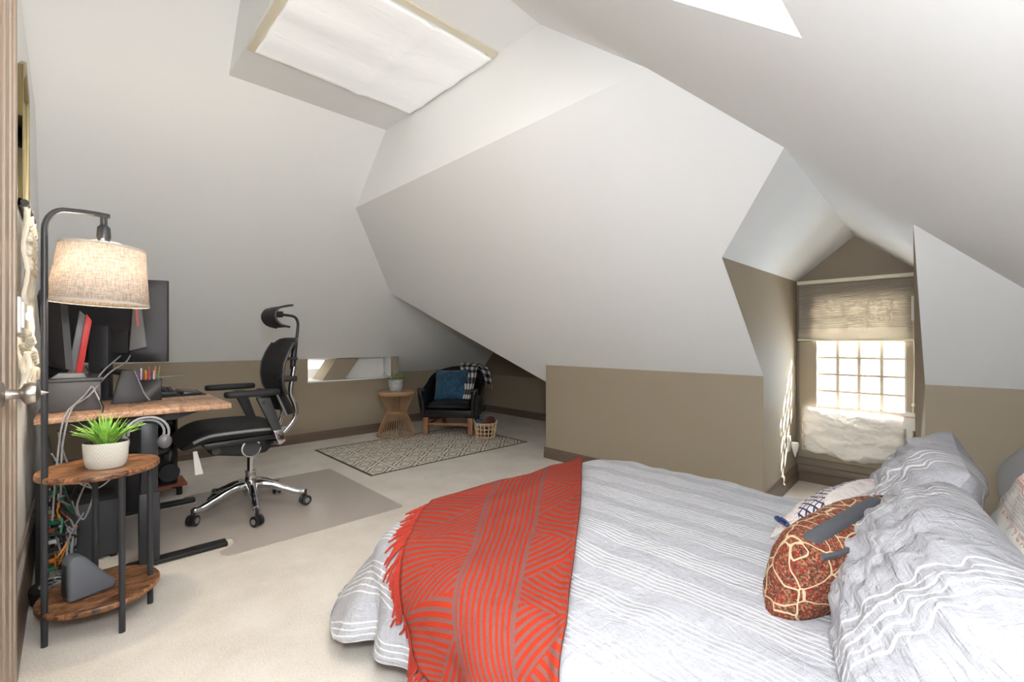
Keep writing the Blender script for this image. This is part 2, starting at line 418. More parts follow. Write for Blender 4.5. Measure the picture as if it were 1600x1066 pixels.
def tag(o, label, cat, group=None):
    o['label'] = label; o['category'] = cat
    if group: o['group'] = group
    return o
def thing(name, label, cat, loc, group=None):
    o = bpy.data.objects.new(name, None); o.location = loc; o.empty_display_size = .05; COL.objects.link(o); ORG[o.name] = Vector(loc)
    return tag(o, label, cat, group)
def struct(o): o['kind'] = 'structure'; return o
def spline(pts, n=8):
    P = [Vector(p) for p in pts]; out = []
    for i in range(len(P)-1):
        a = P[max(i-1, 0)]; b = P[i]; c = P[i+1]; d = P[min(i+2, len(P)-1)]
        for k in range(n):
            t = k/n
            out.append(.5*((2*b)+(c-a)*t+(2*a-5*b+4*c-d)*t*t+(3*b-a-3*c+d)*t**3))
    out.append(P[-1]); return out
def lerp(a, b, t): return a+(b-a)*t
def nz(p, s): return noise.noise(Vector(p)*s)

# ================================================================== THE ROOM
def wx(y): return -.155-.012*(y-2.2)                      # left wall, very slightly out of square
def zA(y): return .905+1.18*(5.12-y)                     # long roof slope behind the desk
def xB(z): return 3.2-(z-.873)/1.03                      # hip slope over the window side
def zD(x, y): return 1.554-.057*x+.82*y                  # roof slope above the bed
ZF = 2.857
struct(MB().poly([(-.4, -1.0, 0), (5.0, -1.0, 0), (5.0, 5.8, 0), (-.4, 5.8, 0)]).build('floor', M['carpet']))
# walls
def wl(y, z): return (wx(y), y, z)
def wlz(y, z): return (wx(y)-.115*max(0, z-2.45), y, z)
ywl = [5.12-(2.45-.905)/1.18, (2.45-1.554+.057*-.17)/.82]
struct(MB().poly([wl(-.9, 0), wl(5.2, 0), wl(5.12, .905), wl(ywl[0], 2.45), wl(ywl[1], 2.45), wl(-.9, .82)]).poly([wl(ywl[0], 2.45), wlz(2.70, 3.76), wl(ywl[1], 2.45)]).build('wall_left', M['paint']))
w = MB()
NX0, NX1, NZ = 1.817, 2.815, .655
w.poly([(-.25, 5.12, 0), (2.92, 5.12, 0), (2.92, 5.12, NZ), (-.25, 5.12, NZ)])
w.poly([(-.25, 5.12, NZ), (NX0, 5.12, NZ), (NX0, 5.12, .905), (-.25, 5.12, .905)])
w.poly([(NX1, 5.12, NZ), (2.92, 5.12, NZ), (2.92, 5.12, .905), (NX1, 5.12, .905)])
w.poly([(2.92, 5.12, 0), (2.92, 5.45, 0), (2.92, 5.45, .69), (2.92, 5.12, .905)])
w.poly([(2.92, 5.45, 0), (4.7, 5.45, 0), (4.7, 5.45, .69), (2.92, 5.45, .69)])
struct(w.build('wall_back', M['taupe']))
# niche behind the back wall: white lining, slanted boxed strut, low slit of daylight
n = MB()
n.poly([(NX0, 5.12, NZ), (NX1, 5.12, NZ), (NX1, 5.62, NZ), (NX0, 5.62, NZ)])
n.poly([(NX0, 5.12, NZ), (NX0, 5.62, NZ), (NX0, 5.62, .86), (NX0, 5.12, .905)])
n.poly([(NX1, 5.12, NZ), (NX1, 5.62, NZ), (NX1, 5.62, .86), (NX1, 5.12, .905)])
n.poly([(NX0, 5.12, .905), (NX1, 5.12, .905), (NX1, 5.62, .86), (NX0, 5.62, .86)])
n.poly([(NX0, 5.62, NZ), (NX1, 5.62, NZ), (NX1, 5.62, .765), (NX0, 5.62, .765)])
n.poly([(NX0+.38, 5.62, .765), (NX1, 5.62, .765), (NX1, 5.62, .86), (NX0+.38, 5.62, .86)])
n.box(NX0-.005, NX1+.005, 5.105, 5.135, NZ-.012, NZ+.003)
nw = struct(n.build('wall_back_niche', M['paint']))
MB().poly([(NX0, 5.63, .76), (NX0+.4, 5.63, .76), (NX0+.4, 5.63, .87), (NX0, 5.63, .87)]).build('rear_pane', M['niche_glow'], nw)
MB().poly([(NX0+.004, 5.17, .69), (NX0+.004, 5.56, .69), (NX0+.004, 5.56, .84), (NX0+.004, 5.17, .86)]).build('side_pane', M['niche_glow'], nw)  # unseen glowing panel, added to light the niche from inside
nb = MB().extr([(1.99, 5.16, NZ), (2.24, 5.16, NZ), (2.42, 5.16, .895), (2.15, 5.16, .895)], (0, .3, 0))
struct(nb.build('trim_1', M['taupe']))
nb = MB().extr([(2.26, 5.28, NZ), (2.80, 5.28, NZ), (2.80, 5.28, .887), (2.44, 5.28, .887)], (0, .22, 0))
struct(nb.build('trim_2', M['white']))
# window-side knee walls, alcove, dormer
w = MB()
w.poly([(3.2, 1.001, 0), (3.2, 2.885, 0), (3.2, 2.885, .873), (3.2, 1.001, .873)])
w.poly([(3.2, 2.885, 0), (4.7, 2.885, 0), (4.7, 2.885, 1.7), (2.41, 2.885, 1.7), (3.2, 2.885, .873)])
w.poly([(3.2, .228, 0), (3.2, -1.0, 0), (3.2, -1.0, .873), (3.2, .228, .873)])
struct(w.build('wall_right', M['taupe']))
struct(MB().poly([(4.65, 2.885, 0), (4.65, 5.45, 0), (4.65, 5.45, .58), (4.65, 2.885, .58)]).build('wall_alcove', M['taupe']))
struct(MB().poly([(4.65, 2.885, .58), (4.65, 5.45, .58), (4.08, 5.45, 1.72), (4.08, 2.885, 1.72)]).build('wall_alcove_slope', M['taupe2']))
struct(MB().poly([(-.4, -.9, 0), (3.3, -.9, 0), (3.3, -.9, .95), (-.4, -.9, .95)]).build('wall_front', M['taupe']))
DL0, DL1 = 1.001, 1.055; DR0, DR1 = .228, .342; WX = 4.15
zl = [1.556, 1.572]; zr = [zD(2.52, .216), zD(WX, .342)]; zap = zD(WX, .683)
w = MB()
w.poly([(3.2, DL0, 0), (WX, DL1, 0), (WX, DL1, zl[1]), (2.537, DL0-.002, zl[0]), (3.2, DL0, .873)])
struct(w.build('wall_dormer_left', M['taupe']))
w = MB()
w.poly([(3.2, DR0, 0), (WX, DR1, 0), (WX, DR1, zr[1]), (2.52, .216, zr[0]), (3.2, DR0, .873)])
struct(w.build('wall_dormer_right', M['taupe']))
# dormer end wall round the window opening y .35-.955, z .22-1.44
OY0, OY1, OZ0, OZ1 = .350, .955, .24, 1.44
w = MB()
w.poly([(WX, DR1-.01, 0), (WX, DL1+.01, 0), (WX, DL1+.01, OZ0), (WX, DR1-.01, OZ0)])
w.poly([(WX, OY1, OZ0), (WX, DL1+.01, OZ0), (WX, DL1+.01, OZ1), (WX, OY1, OZ1)])
w.poly([(WX, DR1-.01, OZ0), (WX, OY0, OZ0), (WX, OY0, OZ1), (WX, DR1-.01, OZ1)])
w.poly([(WX, DR1-.01, OZ1), (WX, DL1+.01, OZ1), (WX, DL1+.01, zl[1]), (WX, .683, zap), (WX, DR1-.01, zr[1])])
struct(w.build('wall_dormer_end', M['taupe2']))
# ceilings: A (behind the desk), C + B (hip), D (over the bed)
a = MB()
cA = (1.86, 3.466, ZF); CR0 = (xB(2.301), 3.942, 2.301); CR1 = (xB(2.301), 1.037, 2.301)
a.poly([(-.45, 5.12, zA(5.12)), (2.92, 5.12, zA(5.12)), (2.473, 4.51, 1.624), CR0, cA, (.725, 3.467, ZF), (-.45, 3.467, ZF)])
a.poly([(-.45, 3.467, ZF), (.725, 3.467, ZF), (.725, 2.70, 3.762), (-.45, 2.70, 3.762)])
a.poly([(2.92, 5.12, zA(5.12)), (4.62, 5.12, zA(5.12)), (4.3, 4.446, 1.70), (2.46, 4.446, 1.70), (2.473, 4.51, 1.624)])
a.poly([(2.92, 5.12, .905), (4.62, 5.12, .905), (4.7, 5.52, .644), (2.92, 5.52, .644)])
a.poly([(2.46, 2.8, 1.70), (4.2, 2.8, 1.70), (4.2, 4.5, 1.70), (2.46, 4.446, 1.70)])
struct(a.build('ceiling_back', M['paint']))
b = MB()
b.poly([(xB(2.301), 3.942, 2.301), (2.473, 4.51, 1.624), (3.382, 3.032, .686), (3.382, 2.95, .686), (3.2, 2.885, .873), (3.2, 1.001, .873), (2.537, 1.001, 1.556), (2.168, .598, zD(2.168, .598)), (xB(2.301), 1.037, 2.301)])
b.poly([(2.52, .216, zD(2.52, .216)), (3.2, .228, .873), (3.2, -.611, .873)])
b.poly([CR0, CR1, (1.856, 1.717, ZF), cA])
struct(b.build('ceiling_right', M['paint']))
# slope above the bed, with the roof-window hole
def sheet_with_holes(outer, holes, zf, name, mat):
    bm = bmesh.new(); es = []
    for loop in [outer]+holes:
        vs = [bm.verts.new((x, y, zf(x, y))) for x, y in loop]
        es += [bm.edges.new((vs[i], vs[(i+1) % len(vs)])) for i in range(len(vs))]
    bmesh.ops.triangle_fill(bm, use_beauty=True, use_dissolve=False, edges=es, normal=(.05, -.6, .8))
    me = bpy.data.meshes.new(name); bm.to_mesh(me); bm.free(); me.materials.append(mat)
    o = bpy.data.objects.new(name, me); COL.objects.link(o); ORG[o.name] = Vector((0, 0, 0)); return struct(o)
SKX0, SKX1, SKY0, SKY1 = .20, 1.046, .257, 1.50
S2 = (1.5, 2.3, -.5, -.05)
sheet_with_holes([(-.45, 2.70), (.725, 2.70), (.725, 1.640), (1.856, 1.717), (1.814, 1.037), (2.168, .598), (WX, .683), (WX, .332), (2.52, .216), (3.2, -.611), (3.2, -.95), (-.45, -.95)],
                 [[(SKX0, SKY0), (SKX1, SKY0), (SKX1, SKY1), (SKX0, SKY1)]], zD, 'ceiling_front', M['paint'])
d = MB()
d.poly([(2.168, .598, zD(2.168, .598)), (WX, .683, zap), (WX, DL1, zl[1]), (2.537, DL0, zl[0])])
struct(d.build('ceiling_dormer', M['paint']))
# flat boxed ceiling with the covered hatch
f = MB()
f.poly([(.725, 1.640, ZF), (1.856, 1.717, ZF), cA, (.725, 3.467, ZF)])
f.poly([(.725, 3.467, ZF), (.725, 2.70, 3.762), (.725, 1.640, ZF)])
struct(f.build('ceiling_flat', M['paint']))
# roof window over the bed: short shaft + bright pane
def up(x, y, k): return (x, y, zD(x, y)+k)
sh = MB()
cs = [(SKX0, SKY0), (SKX1, SKY0), (SKX1, SKY1), (SKX0, SKY1)]
for i in range(4):
    p, q = cs[i], cs[(i+1) % 4]; sh.poly([up(*p, 0), up(*q, 0), up(*q, .05), up(*p, .05)])
sk = struct(sh.build('window_2', M['white']))
MB().poly([up(*p, .045) for p in cs]).build('sky_pane', M['sky1'], sk)

# unseen box added round the attic room to block sky leaks, open only at the dormer window
sh = MB(); fp = [(-.7, -1.3), (4.20, -1.3), (4.20, 2.2), (5.2, 2.2), (5.2, 6.1), (-.7, 6.1)]
for i in range(6):
    (xa, ya), (xb_, yb) = fp[i], fp[(i+1) % 6]
    if i != 1: sh.poly([(xa, ya, -.02), (xb_, yb, -.02), (xb_, yb, 4.4), (xa, ya, 4.4)])
for y0, y1, z0, z1 in ((-1.3, .30, -.02, 4.4), (1.0, 2.2, -.02, 4.4), (.30, 1.0, -.02, .2), (.30, 1.0, 1.5, 4.4)):
    sh.poly([(4.20, y0, z0), (4.20, y1, z0), (4.20, y1, z1), (4.20, y0, z1)])
sh.poly([(x, y, 4.4) for x, y in fp])
struct(sh.build('light_seal_shell', M['siding']))
# skirting boards
def skirt(name, p, q, h=.10, t=.016, nrm=(0, -1)):
    p = Vector((*p, 0)); q = Vector((*q, 0)); nv = Vector((*nrm, 0)); m = MB()
    prof = [(0, 0), (t, 0), (t, h*.55), (t*.62, h*.62), (t*.62, h*.9), (t*.3, h), (0, h)]
    m.extr([p+nv*a+Vector((0, 0, z)) for a, z in prof], q-p)
    return struct(m.build(name, M['trim']))
skirt('baseboard_back', (-.16, 5.12), (2.92, 5.12))
skirt('baseboard_alcove_back', (2.92, 5.45), (4.65, 5.45))
skirt('baseboard_alcove', (4.65, 5.45), (4.65, 2.885), nrm=(-1, 0))
skirt('baseboard_right', (3.2, 2.90), (3.2, 1.001), nrm=(-1, 0))
skirt('baseboard_front_right', (3.2, .228), (3.2, -.9), nrm=(-1, 0))
skirt('baseboard_window', (WX, DR1), (WX, DL1), h=.13, t=.03, nrm=(-1, 0))
skirt('baseboard_dormer', (3.2, DL0), (WX, DL1), h=.12, t=.02, nrm=(0, -1))
skirt('baseboard_left', (wx(1.95), 1.95), (wx(5.1), 5.1), h=.15, t=.016, nrm=(1, 0))
# slanted cable cover / low rail on the left wall
struct(MB().box(wx(2.6), wx(2.6)+.008, 1.95, 5.1, .285, .30).build('trim_3', M['casing']))

# ------------------------------------------------------------------ door on the left wall
dx = wx(1.3)
D = struct(MB().box(dx-.01, dx+.006, .86, 1.70, .01, 2.02).build('door_1', M['doorpaint'], bevel=.002))
for y0, y1, z0, z1 in ((.97, 1.24, 1.05, 1.88), (1.33, 1.60, 1.05, 1.88), (.97, 1.24, .2, .88), (1.33, 1.60, .2, .88)):
    m = MB(); X = dx+.006
    for k, (q, e) in enumerate(((0, .008), (.03, .001))):
        m.box(X-.004, X+e, y0+q, y1-q, z0+q, z1-q)
    m.box(X-.004, X+.005, y0+.05, y1-.05, z0+.05, z1-.05)
    m.build('door_panel', M['doorpaint'], D, bevel=.002)
kx = dx+.006; ky, kz = 1.615, .972
k = MB().lathe([(.034, 0), (.034, .006), (.028, .012), (.013, .016), (.011, .034), (.013, .04), (.024, .046), (.0275, .056), (.024, .066), (.012, .072), (.006, .074), (.003, .082), (.0005, .088)], (kx, ky, kz), 24, 'X')
k.build('door_knob', M['nickel'], D)
m = MB(); cx_ = wx(1.82)
for t0, t1, th in ((1.725, 1.765, .010), (1.765, 1.85, .016), (1.85, 1.89, .021), (1.89, 1.935, .026)):
    m.box(cx_-.02, cx_+th, t0, t1, 0, 2.12)
m.box(cx_-.02, cx_+.02, .80, 1.935, 2.05, 2.14)
struct(m.build('trim_4', M['casing'], bevel=.003))

# ------------------------------------------------------------------ dormer window
F_ = MB()
for y0, y1, z0, z1, x0, x1 in ((DR1, .392, .21, 1.47, 4.115, 4.16), (.912, 1.03, .21, 1.47, 4.115, 4.16), (DR1, 1.03, 1.43, 1.49, 4.115, 4.16), (DR1, 1.03, .195, .245, 4.09, 4.16)):
    F_.box(x0, x1, y0, y1, z0, z1)
Wn = struct(F_.build('window_1', M['taupe'], bevel=.004))
m = MB(); PY0, PY1 = .395, .915
for y0, y1, z0, z1 in ((PY0-.03, PY0+.006, .24, 1.44), (PY1-.006, PY1+.03, .24, 1.44), (PY0, PY1, .545, .60)): m.box(4.14, 4.185, y0, y1, z0, z1)
m.build('sash', M['taupe'], Wn, bevel=.003)
m = MB()
for i in range(1, 4): y = lerp(PY0, PY1, i/4); m.box(4.150, 4.178, y-.011, y+.011, .58, 1.44)
for i in range(1, 7): z = .59+i*.128; m.box(4.148, 4.18, PY0, PY1, z-.009, z+.009)
m.build('muntin', M['sash'], Wn, bevel=.003)
MB().poly([(4.166, PY0, .25), (4.166, PY1, .25), (4.166, PY1, 1.44), (4.166, PY0, 1.44)]).build('glass_pane', M['glass'], Wn)
# neighbouring siding seen through it
m = MB(xf=None)
for i in range(22): m.extr([(7.0, -6, -.6+i*.13), (6.96, -6, -.6+i*.13), (6.985, -6, -.47+i*.13), (7.0, -6, -.47+i*.13)], (0, 9, 0))
m.box(7.0, 7.3, -6, 3, -.6, 2.3)
tag(m.build('neighbour_wall', M['siding']), 'pale lap-sided building seen through the small window panes', 'building')

# cellular shade
SX = 4.075
t = thing('cellular_shade', 'taupe pleated cellular shade pulled halfway down over the window', 'window shade', (SX, .68, 1.09))
MB().box(SX-.02, SX+.03, .338, 1.03, 1.535, 1.562).build('head_rail', M['cream'], t, bevel=.003)
def shf(u, v):
    k = v*26; fr = abs((k % 1)-.5)*2
    return Vector((SX+.012-fr*.014, lerp(1.022, .335, u), 1.536-v*(.345)-max(0, .0)*u))
m = MB().grid(shf, 4, 104)
m.grid(lambda u, v: Vector((SX+.020, lerp(1.022, .335, u), 1.536-v*.43)), 2, 2, flip=True)
m.build('pleated_fabric', M['cellular'], t, sharp=False)
m = MB().grid(lambda u, v: Vector((SX+.006-.012*math.sin(v*PI), lerp(1.022, .325, u), 1.191-v*.078)), 4, 8)
m.build('folded_stack', M['cellular'], t, sharp=False)
MB().box(SX-.008, SX+.022, .312, 1.028, 1.100, 1.116).build('bottom_rail', M['cream'], t, bevel=.003)
MB().box(SX-.045, SX-.012, .338, .356, 1.235, 1.40).build('cord_bracket', M['white'], t, bevel=.004)
m = MB().tube([(SX-.03, .347, 1.24), (SX-.03, .340, .95), (SX-.03, .346, .68)], .0022, 8)
m.tube([(SX-.03, .346, .68), (SX-.035, .350, .5), (SX-.03, .356, .12)], .003, 8)
m.build('pull_cord', M['cream'], t)
m = MB().lathe([(.001, -.012), (.008, -.008), (.009, .004), (.003, .012), (.0005, .013)], (SX-.03, .346, .672), 14); m.build('cord_knob', M['cream'], t)
tg = MB(Matrix.Translation((SX-.04, .362, .565)) @ Matrix.Rotation(.12, 4, 'X')).box(-.001, .001, -.033, .033, -.062, .055).build('warning_tag', M['white'], t)
tx = bpy.data.curves.new('tag_print', 'FONT'); tx.body = 'WARNING'; tx.size = .0165; tx.align_x = 'CENTER'; tx.extrude = .0002
tmp = bpy.data.objects.new('tmp', tx); COL.objects.link(tmp)
pm = bpy.data.meshes.new_from_object(tmp.evaluated_get(bpy.context.evaluated_depsgraph_get())); bpy.data.objects.remove(tmp)
to = bpy.data.objects.new('tag_print', pm); COL.objects.link(to); to.parent = tg
to.location = (SX-.0415-ORG[t.name].x, .365-ORG[t.name].y, .583-ORG[t.name].z); to.rotation_euler = (PI/2, 0, -PI/2); pm.materials.clear(); pm.materials.append(M['red'])

# white bundled cloth below the panes
t = None
def bun(u, v):
    y = lerp(1.0, .385, u); z = lerp(.25-.03*math.sin(u*3), .585-.015*u, v)
    e = max(0, (1-abs(2*u-1)**8)*(1-abs(2*v-1)**5))**.5
    wr = .020*nz((u*2.2+v*1.5, v*2.6-u, 0), 2.0)+.007*nz((u*5+v*3, v*7, 3), 2.6)
    ys = .016*nz((0, v*4, 7), 3)*(1 if u < .5 else -1)
    return Vector((4.12-.105*e-wr*2*e-.012, y+ys, z+.014*nz((u*5, 2, v*2), 2)+.02*(1-v)*math.sin(u*9)*.4))
m = MB().grid(bun, 60, 34)
o = m.build('cloth_cover', M['whitecloth'], sharp=False); tag(o, 'white crinkled cloth cover bundled across the sill below the window panes', 'cloth cover')
m = MB().box(4.06, 4.112, .345, .385, .25, .56).box(4.05, 4.11, .348, .36, .27, .54)
tag(m.build('side_panel', M['white'], bevel=.004), 'narrow white plastic panel at right end of the white cloth cover', 'panel')
# outlet + night light on the dormer cheek
def chk(x): return lerp(DL0, DL1, (x-3.2)/.95)
t = thing('wall_outlet', 'white wall outlet plate with plug on sunlit dormer side wall', 'outlet', (3.86, chk(3.86), .27))
MB().box(3.825, 3.895, chk(3.86)-.008, chk(3.86)+.001, .27, .385).build('plate', M['white'], t, bevel=.003)
MB().box(3.84, 3.88, chk(3.86)-.012, chk(3.86)-.006, .34, .37).build('socket_face', M['cream'], t, bevel=.002)
q = MB().lathe([(.001, -.075), (.012, -.05), (.026, -.015), (.034, .02), (.03, .036), (.001, .04)], (3.90, chk(3.9)-.038, .30), 18, sy=.75)
tag(q.build('night_light', M['white']), 'white teardrop night light plugged into dormer wall outlet', 'night light')

# ------------------------------------------------------------------ ceiling hatch with paper cover
t = thing('ceiling_hatch', 'cream trim frame of a square hatch in the flat ceiling', 'hatch', (1.3, 2.56, ZF-.02))
m = MB(); hx0, hx1, hy0, hy1 = .735, 1.852, 2.06, 3.07
for x0, x1, y0, y1 in ((hx0, hx1, hy0, hy0+.045), (hx0, hx1, hy1-.045, hy1), (hx0, hx0+.045, hy0+.045, hy1-.045), (hx1-.045, hx1, hy0+.045, hy1-.045)): MB().box(x0, x1, y0, y1, ZF-.014, ZF-.001).build('frame_rail', M['cream'], t)
def ppr(u, v):
    x = lerp(.775, 1.835, u)+.01*nz((0, v*3, 1), 2); y = lerp(2.10, 3.045, v)+.006*nz((u*4, 0, 5), 2)
    z = ZF-.022-.012*abs(nz((u, v*2.5, 0), 1.4))-.02*math.exp(-((u-.60)/.03)**2)*.6-.006*math.sin(v*18)
    return Vector((x, y, z))
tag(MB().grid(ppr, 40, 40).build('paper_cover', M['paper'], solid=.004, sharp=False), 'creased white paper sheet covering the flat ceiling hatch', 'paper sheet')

# ------------------------------------------------------------------ things on the left wall
wX = wx(2.45)
t = thing('wall_mirror', 'narrow gilt framed mirror high on the left wall', 'mirror', (wx(2.6), 2.62, 1.59))
m = MB(); X = wx(2.6)
m.box(X+.001, X+.016, 2.46, 2.485, 1.60, 2.12).box(X+.001, X+.016, 2.755, 2.78, 1.60, 2.12).box(X+.001, X+.016, 2.46, 2.78, 1.60, 1.63)
m.extr([(X+.001, 2.46, 2.12), (X+.001, 2.62, 2.20), (X+.001, 2.78, 2.12), (X+.001, 2.74, 2.08), (X+.001, 2.62, 2.15), (X+.001, 2.50, 2.08)], (.015, 0, 0))
m.build('frame', M['brass'], t, bevel=.003)
MB().extr([(X+.002, 2.49, 1.63), (X+.002, 2.75, 1.63), (X+.002, 2.75, 2.09), (X+.002, 2.62, 2.17), (X+.002, 2.49, 2.09)], (.006, 0, 0)).build('glass', M['mirror'], t)
t = thing('macrame_hanging', 'cream knotted cord macrame hanging from a dark rod on left wall', 'wall hanging', (wx(2.4)+.03, 2.45, .95))
X = wx(2.4)+.028
MB().tube([(X, 2.28, 1.575), (X, 2.66, 1.575)], .011, 12).build('rod', M['blackrub'], t)
m = MB()
for i in range(15):
    y = 2.31+i*.024; L = .34+.22*(1-abs(i-7)/7); z0 = 1.587
    pts = [(X+.004, y, z0)]+[(X+.006*math.sin(k*1.3+i), y+.006*math.sin(k*.9+i*2), z0-.02-L*k/9) for k in range(10)]
    m.tube(pts, .0062, 6)
for i in range(8):
    for k in range(4): m.ball((X+.006, 2.33+i*.045, 1.53-k*.05-(.0 if i % 2 else .02)), .012, 8)
m.build('cords', M['cord'], t)
m = MB()
for i in range(15):
    y = 2.33+i*.022
    m.tube([(X+.01*math.sin(i*3+k), y+.008*math.sin(i*5+k*2.2), 1.26-.20-.028*k) for k in range(7)], .007, 6)
for i in range(34): m.ball((X+.012*math.sin(i*7.1), 2.33+.31*((i*.382) % 1), .94+.2*((i*.618) % 1)), .013, 7)
m.build('tassel_ends', M['cord'], t)
X = wx(2.05)
t = thing('wall_control', 'white control box on left wall beside the door casing', 'switch box', (X, 2.06, 1.12))
MB().box(X, X+.03, 2.02, 2.16, 1.125, 1.235).build('body', M['white'], t, bevel=.004)
MB().box(X+.03, X+.036, 2.04, 2.14, 1.14, 1.22).build('faceplate', M['white'], t, bevel=.002)
MB().box(X+.036, X+.052, 2.09, 2.10, 1.165, 1.19).build('lever', M['white'], t, bevel=.002)
X = wx(2.0)
tag(MB().box(X, X+.006, 2.0, 2.02, .955, 1.01).box(X, X+.018, 2.0, 2.012, .955, .967).build('coat_hook', M['blackrub'], bevel=.002), 'small black hook on left wall behind the door knob', 'hook')

# ------------------------------------------------------------------ round two-tier lamp table
LX, LY = .068, 2.435
t = thing('lamp_table', 'two-tier round side table of rustic board with built-in arched floor lamp', 'floor lamp', (LX, LY, 0))
def disc(z0, z1): return MB().lathe([(.001, z0), (.183, z0), (.186, z0+.004), (.186, z1-.004), (.183, z1), (.001, z1)], (LX, LY, 0), 56)
disc(.585, .607).build('top_shelf', M['rustic'], t); disc(.100, .121).build('lower_shelf', M['rustic'], t)
PX, PY = -.085, 2.345
arc = [(PX, PY, 0), (PX, PY, .6), (PX, PY, 1.0), (PX, PY, 1.5)]
for k in range(1, 9):
    a = PI/2*k/8; arc.append((PX+.062*(1-math.cos(a))*.95, PY+.02*(1-math.cos(a)), 1.50+.085*math.sin(a)))
arc += [(.02, 2.385, 1.592), (.06, 2.40, 1.594), (.092, 2.41, 1.594)]
MB().tube(arc, .0098, 14).build('pole', M['blackmetal'], t)
for x, y, z in ((.123, 2.262, .585), (.222, 2.43, .585), (.055, 2.60, .585)):
    MB().tube([(x, y, 0), (x, y, z)], .0105, 14).build('leg', M['blackmetal'], t)
HX, HY = .076, 2.402
MB().tube([(HX-.006, HY, 1.594), (HX-.006, HY, 1.555)], .005, 10).tube([(HX+.006, HY, 1.594), (HX+.006, HY, 1.555)], .005, 10).lathe([(.012, 1.555), (.020, 1.545), (.022, 1.51), (.018, 1.49), (.001, 1.49)], (HX, HY, 0), 20).build('socket', M['blackmetal'], t)
tilt = Matrix.Translation((HX, HY, 1.47)) @ Matrix.Rotation(.05, 4, 'Y') @ Matrix.Translation((-HX, -HY, -1.47))
m = MB(tilt).lathe([(.153, 1.245), (.129, 1.468)], (HX, HY, 0), 64, open_=True)
lsh = m.build('lamp_shade', M['linen'], t, solid=.002)
for r, z in ((.1527, 1.246), (.1293, 1.464)):
    MB(tilt).lathe([(r-.0012, z-.003), (r+.0012, z-.003), (r+.0012-.001, z+.007), (r-.0022, z+.007), (r-.0012, z-.003)], (HX, HY, 0), 64, open_=True).build('trim_band', plain('shade_trim', (178, 168, 158), .8) if r > .14 else bpy.data.materials['shade_trim'], lsh)
m = MB(tilt)
for k in range(3):
    a = 2*PI*k/3+.4; m.tube(spline([(HX+.018*math.cos(a), HY+.018*math.sin(a), 1.495), (HX+.06*math.cos(a), HY+.06*math.sin(a), 1.492), (HX+.127*math.cos(a), HY+.127*math.sin(a), 1.463)], 5), .0022, 8)
m.build('spider', M['white'], lsh)
MB().lathe([(.001, 1.395), (.018, 1.40), (.028, 1.42), (.026, 1.445), (.013, 1.475), (.012, 1.49), (.001, 1.492)], (HX, HY, 0), 20).build('bulb', M['bulb'], t)
ll = bpy.data.lights.new('lamp_light', 'POINT'); ll.energy = 9; ll.color = (1, .84, .64); ll.shadow_soft_size = .03
lo = bpy.data.objects.new('lamp_light', ll); COL.objects.link(lo); lo.parent = t; lo.location = (HX-LX, HY-LY, 1.37)

# grass plant on the top shelf
GX, GY, GZ = .082, 2.385, .607
t = thing('potted_grass_plant', 'spiky green plant in oval carved pot on the lamp table', 'plant', (GX, GY, GZ))
pr = [(.001, 0), (.055, 0), (.064, .01), (.070, .04), (.073, .095), (.070, .099), (.066, .095), (.062, .085), (.001, .084)]
a = math.radians(-28)
xf = Matrix.Translation((GX, GY, GZ)) @ Matrix.Rotation(a, 4, 'Z')
MB(xf).lathe(pr[:6], (0, 0, 0), 40, uv=True, sy=.72, open_=True).build('pot', M['pot'], t)
MB(xf).lathe([(.070, .099), (.066, .095), (.062, .085), (.001, .084)], (0, 0, 0), 40, sy=.72, open_=True).build('soil', M['soil'], t)
rnd = random.Random(4); m = MB()
for i in range(95):
    a = rnd.uniform(0, 2*PI); r0 = rnd.uniform(0, .03); lean = rnd.uniform(.05, 1.0)**.8; L = rnd.uniform(.085, .135)*(1.1-.25*lean)
    b0 = Vector((GX+r0*math.cos(a), GY+r0*.7*math.sin(a), GZ+.084)); dv = Vector((math.cos(a), math.sin(a), 0)); sd = Vector((-math.sin(a), math.cos(a), 0))
    pts = [b0+dv*(lean*L*s*(.6+.5*s))+Vector((0, 0, L*(s*(1-.35*lean*s)))) for s in (0, .35, .7, 1)]; wd = [.004, .005, .0035, .0004]
    vs = []; 
    for p, w_ in zip(pts, wd): vs += [p-sd*w_, p+Vector((0, 0, .0015)), p+sd*w_]
    m._add(vs, [(3*k+j, 3*k+j+1, 3*k+j+4, 3*k+j+3) for k in range(3) for j in range(2)])
m.build('leaves', M['grass'], t, sharp=False)
# wedge shaped device on the lower shelf
m = MB(); 
def wedge(y, k): return [(-.035, y, .121), (.105-.02*k, y, .121), (.112-.02*k, y, .150), (.085, y, .178), (.012, y, .282-.02*k), (-.018, y, .292-.02*k), (-.036, y, .275-.02*k)]
pv = Matrix.Translation((-.0, 2.40, 0)) @ Matrix.Rotation(math.radians(18), 4, 'Z')
m = MB(pv).extr(wedge(-.036, 0), (0, .072, 0))
t = thing('wedge_router', 'grey wedge-shaped device standing on the lower lamp table shelf', 'router', (0, 2.40, .121))
m.build('casing', plain('slate_plastic', (92, 95, 102), .5), t, bevel=.012, seg=3)
m = MB(pv).box(-.0395, -.034, -.022, .022, .14, .26); m.build('rear_port_panel', M['blackrub'], t, bevel=.002)

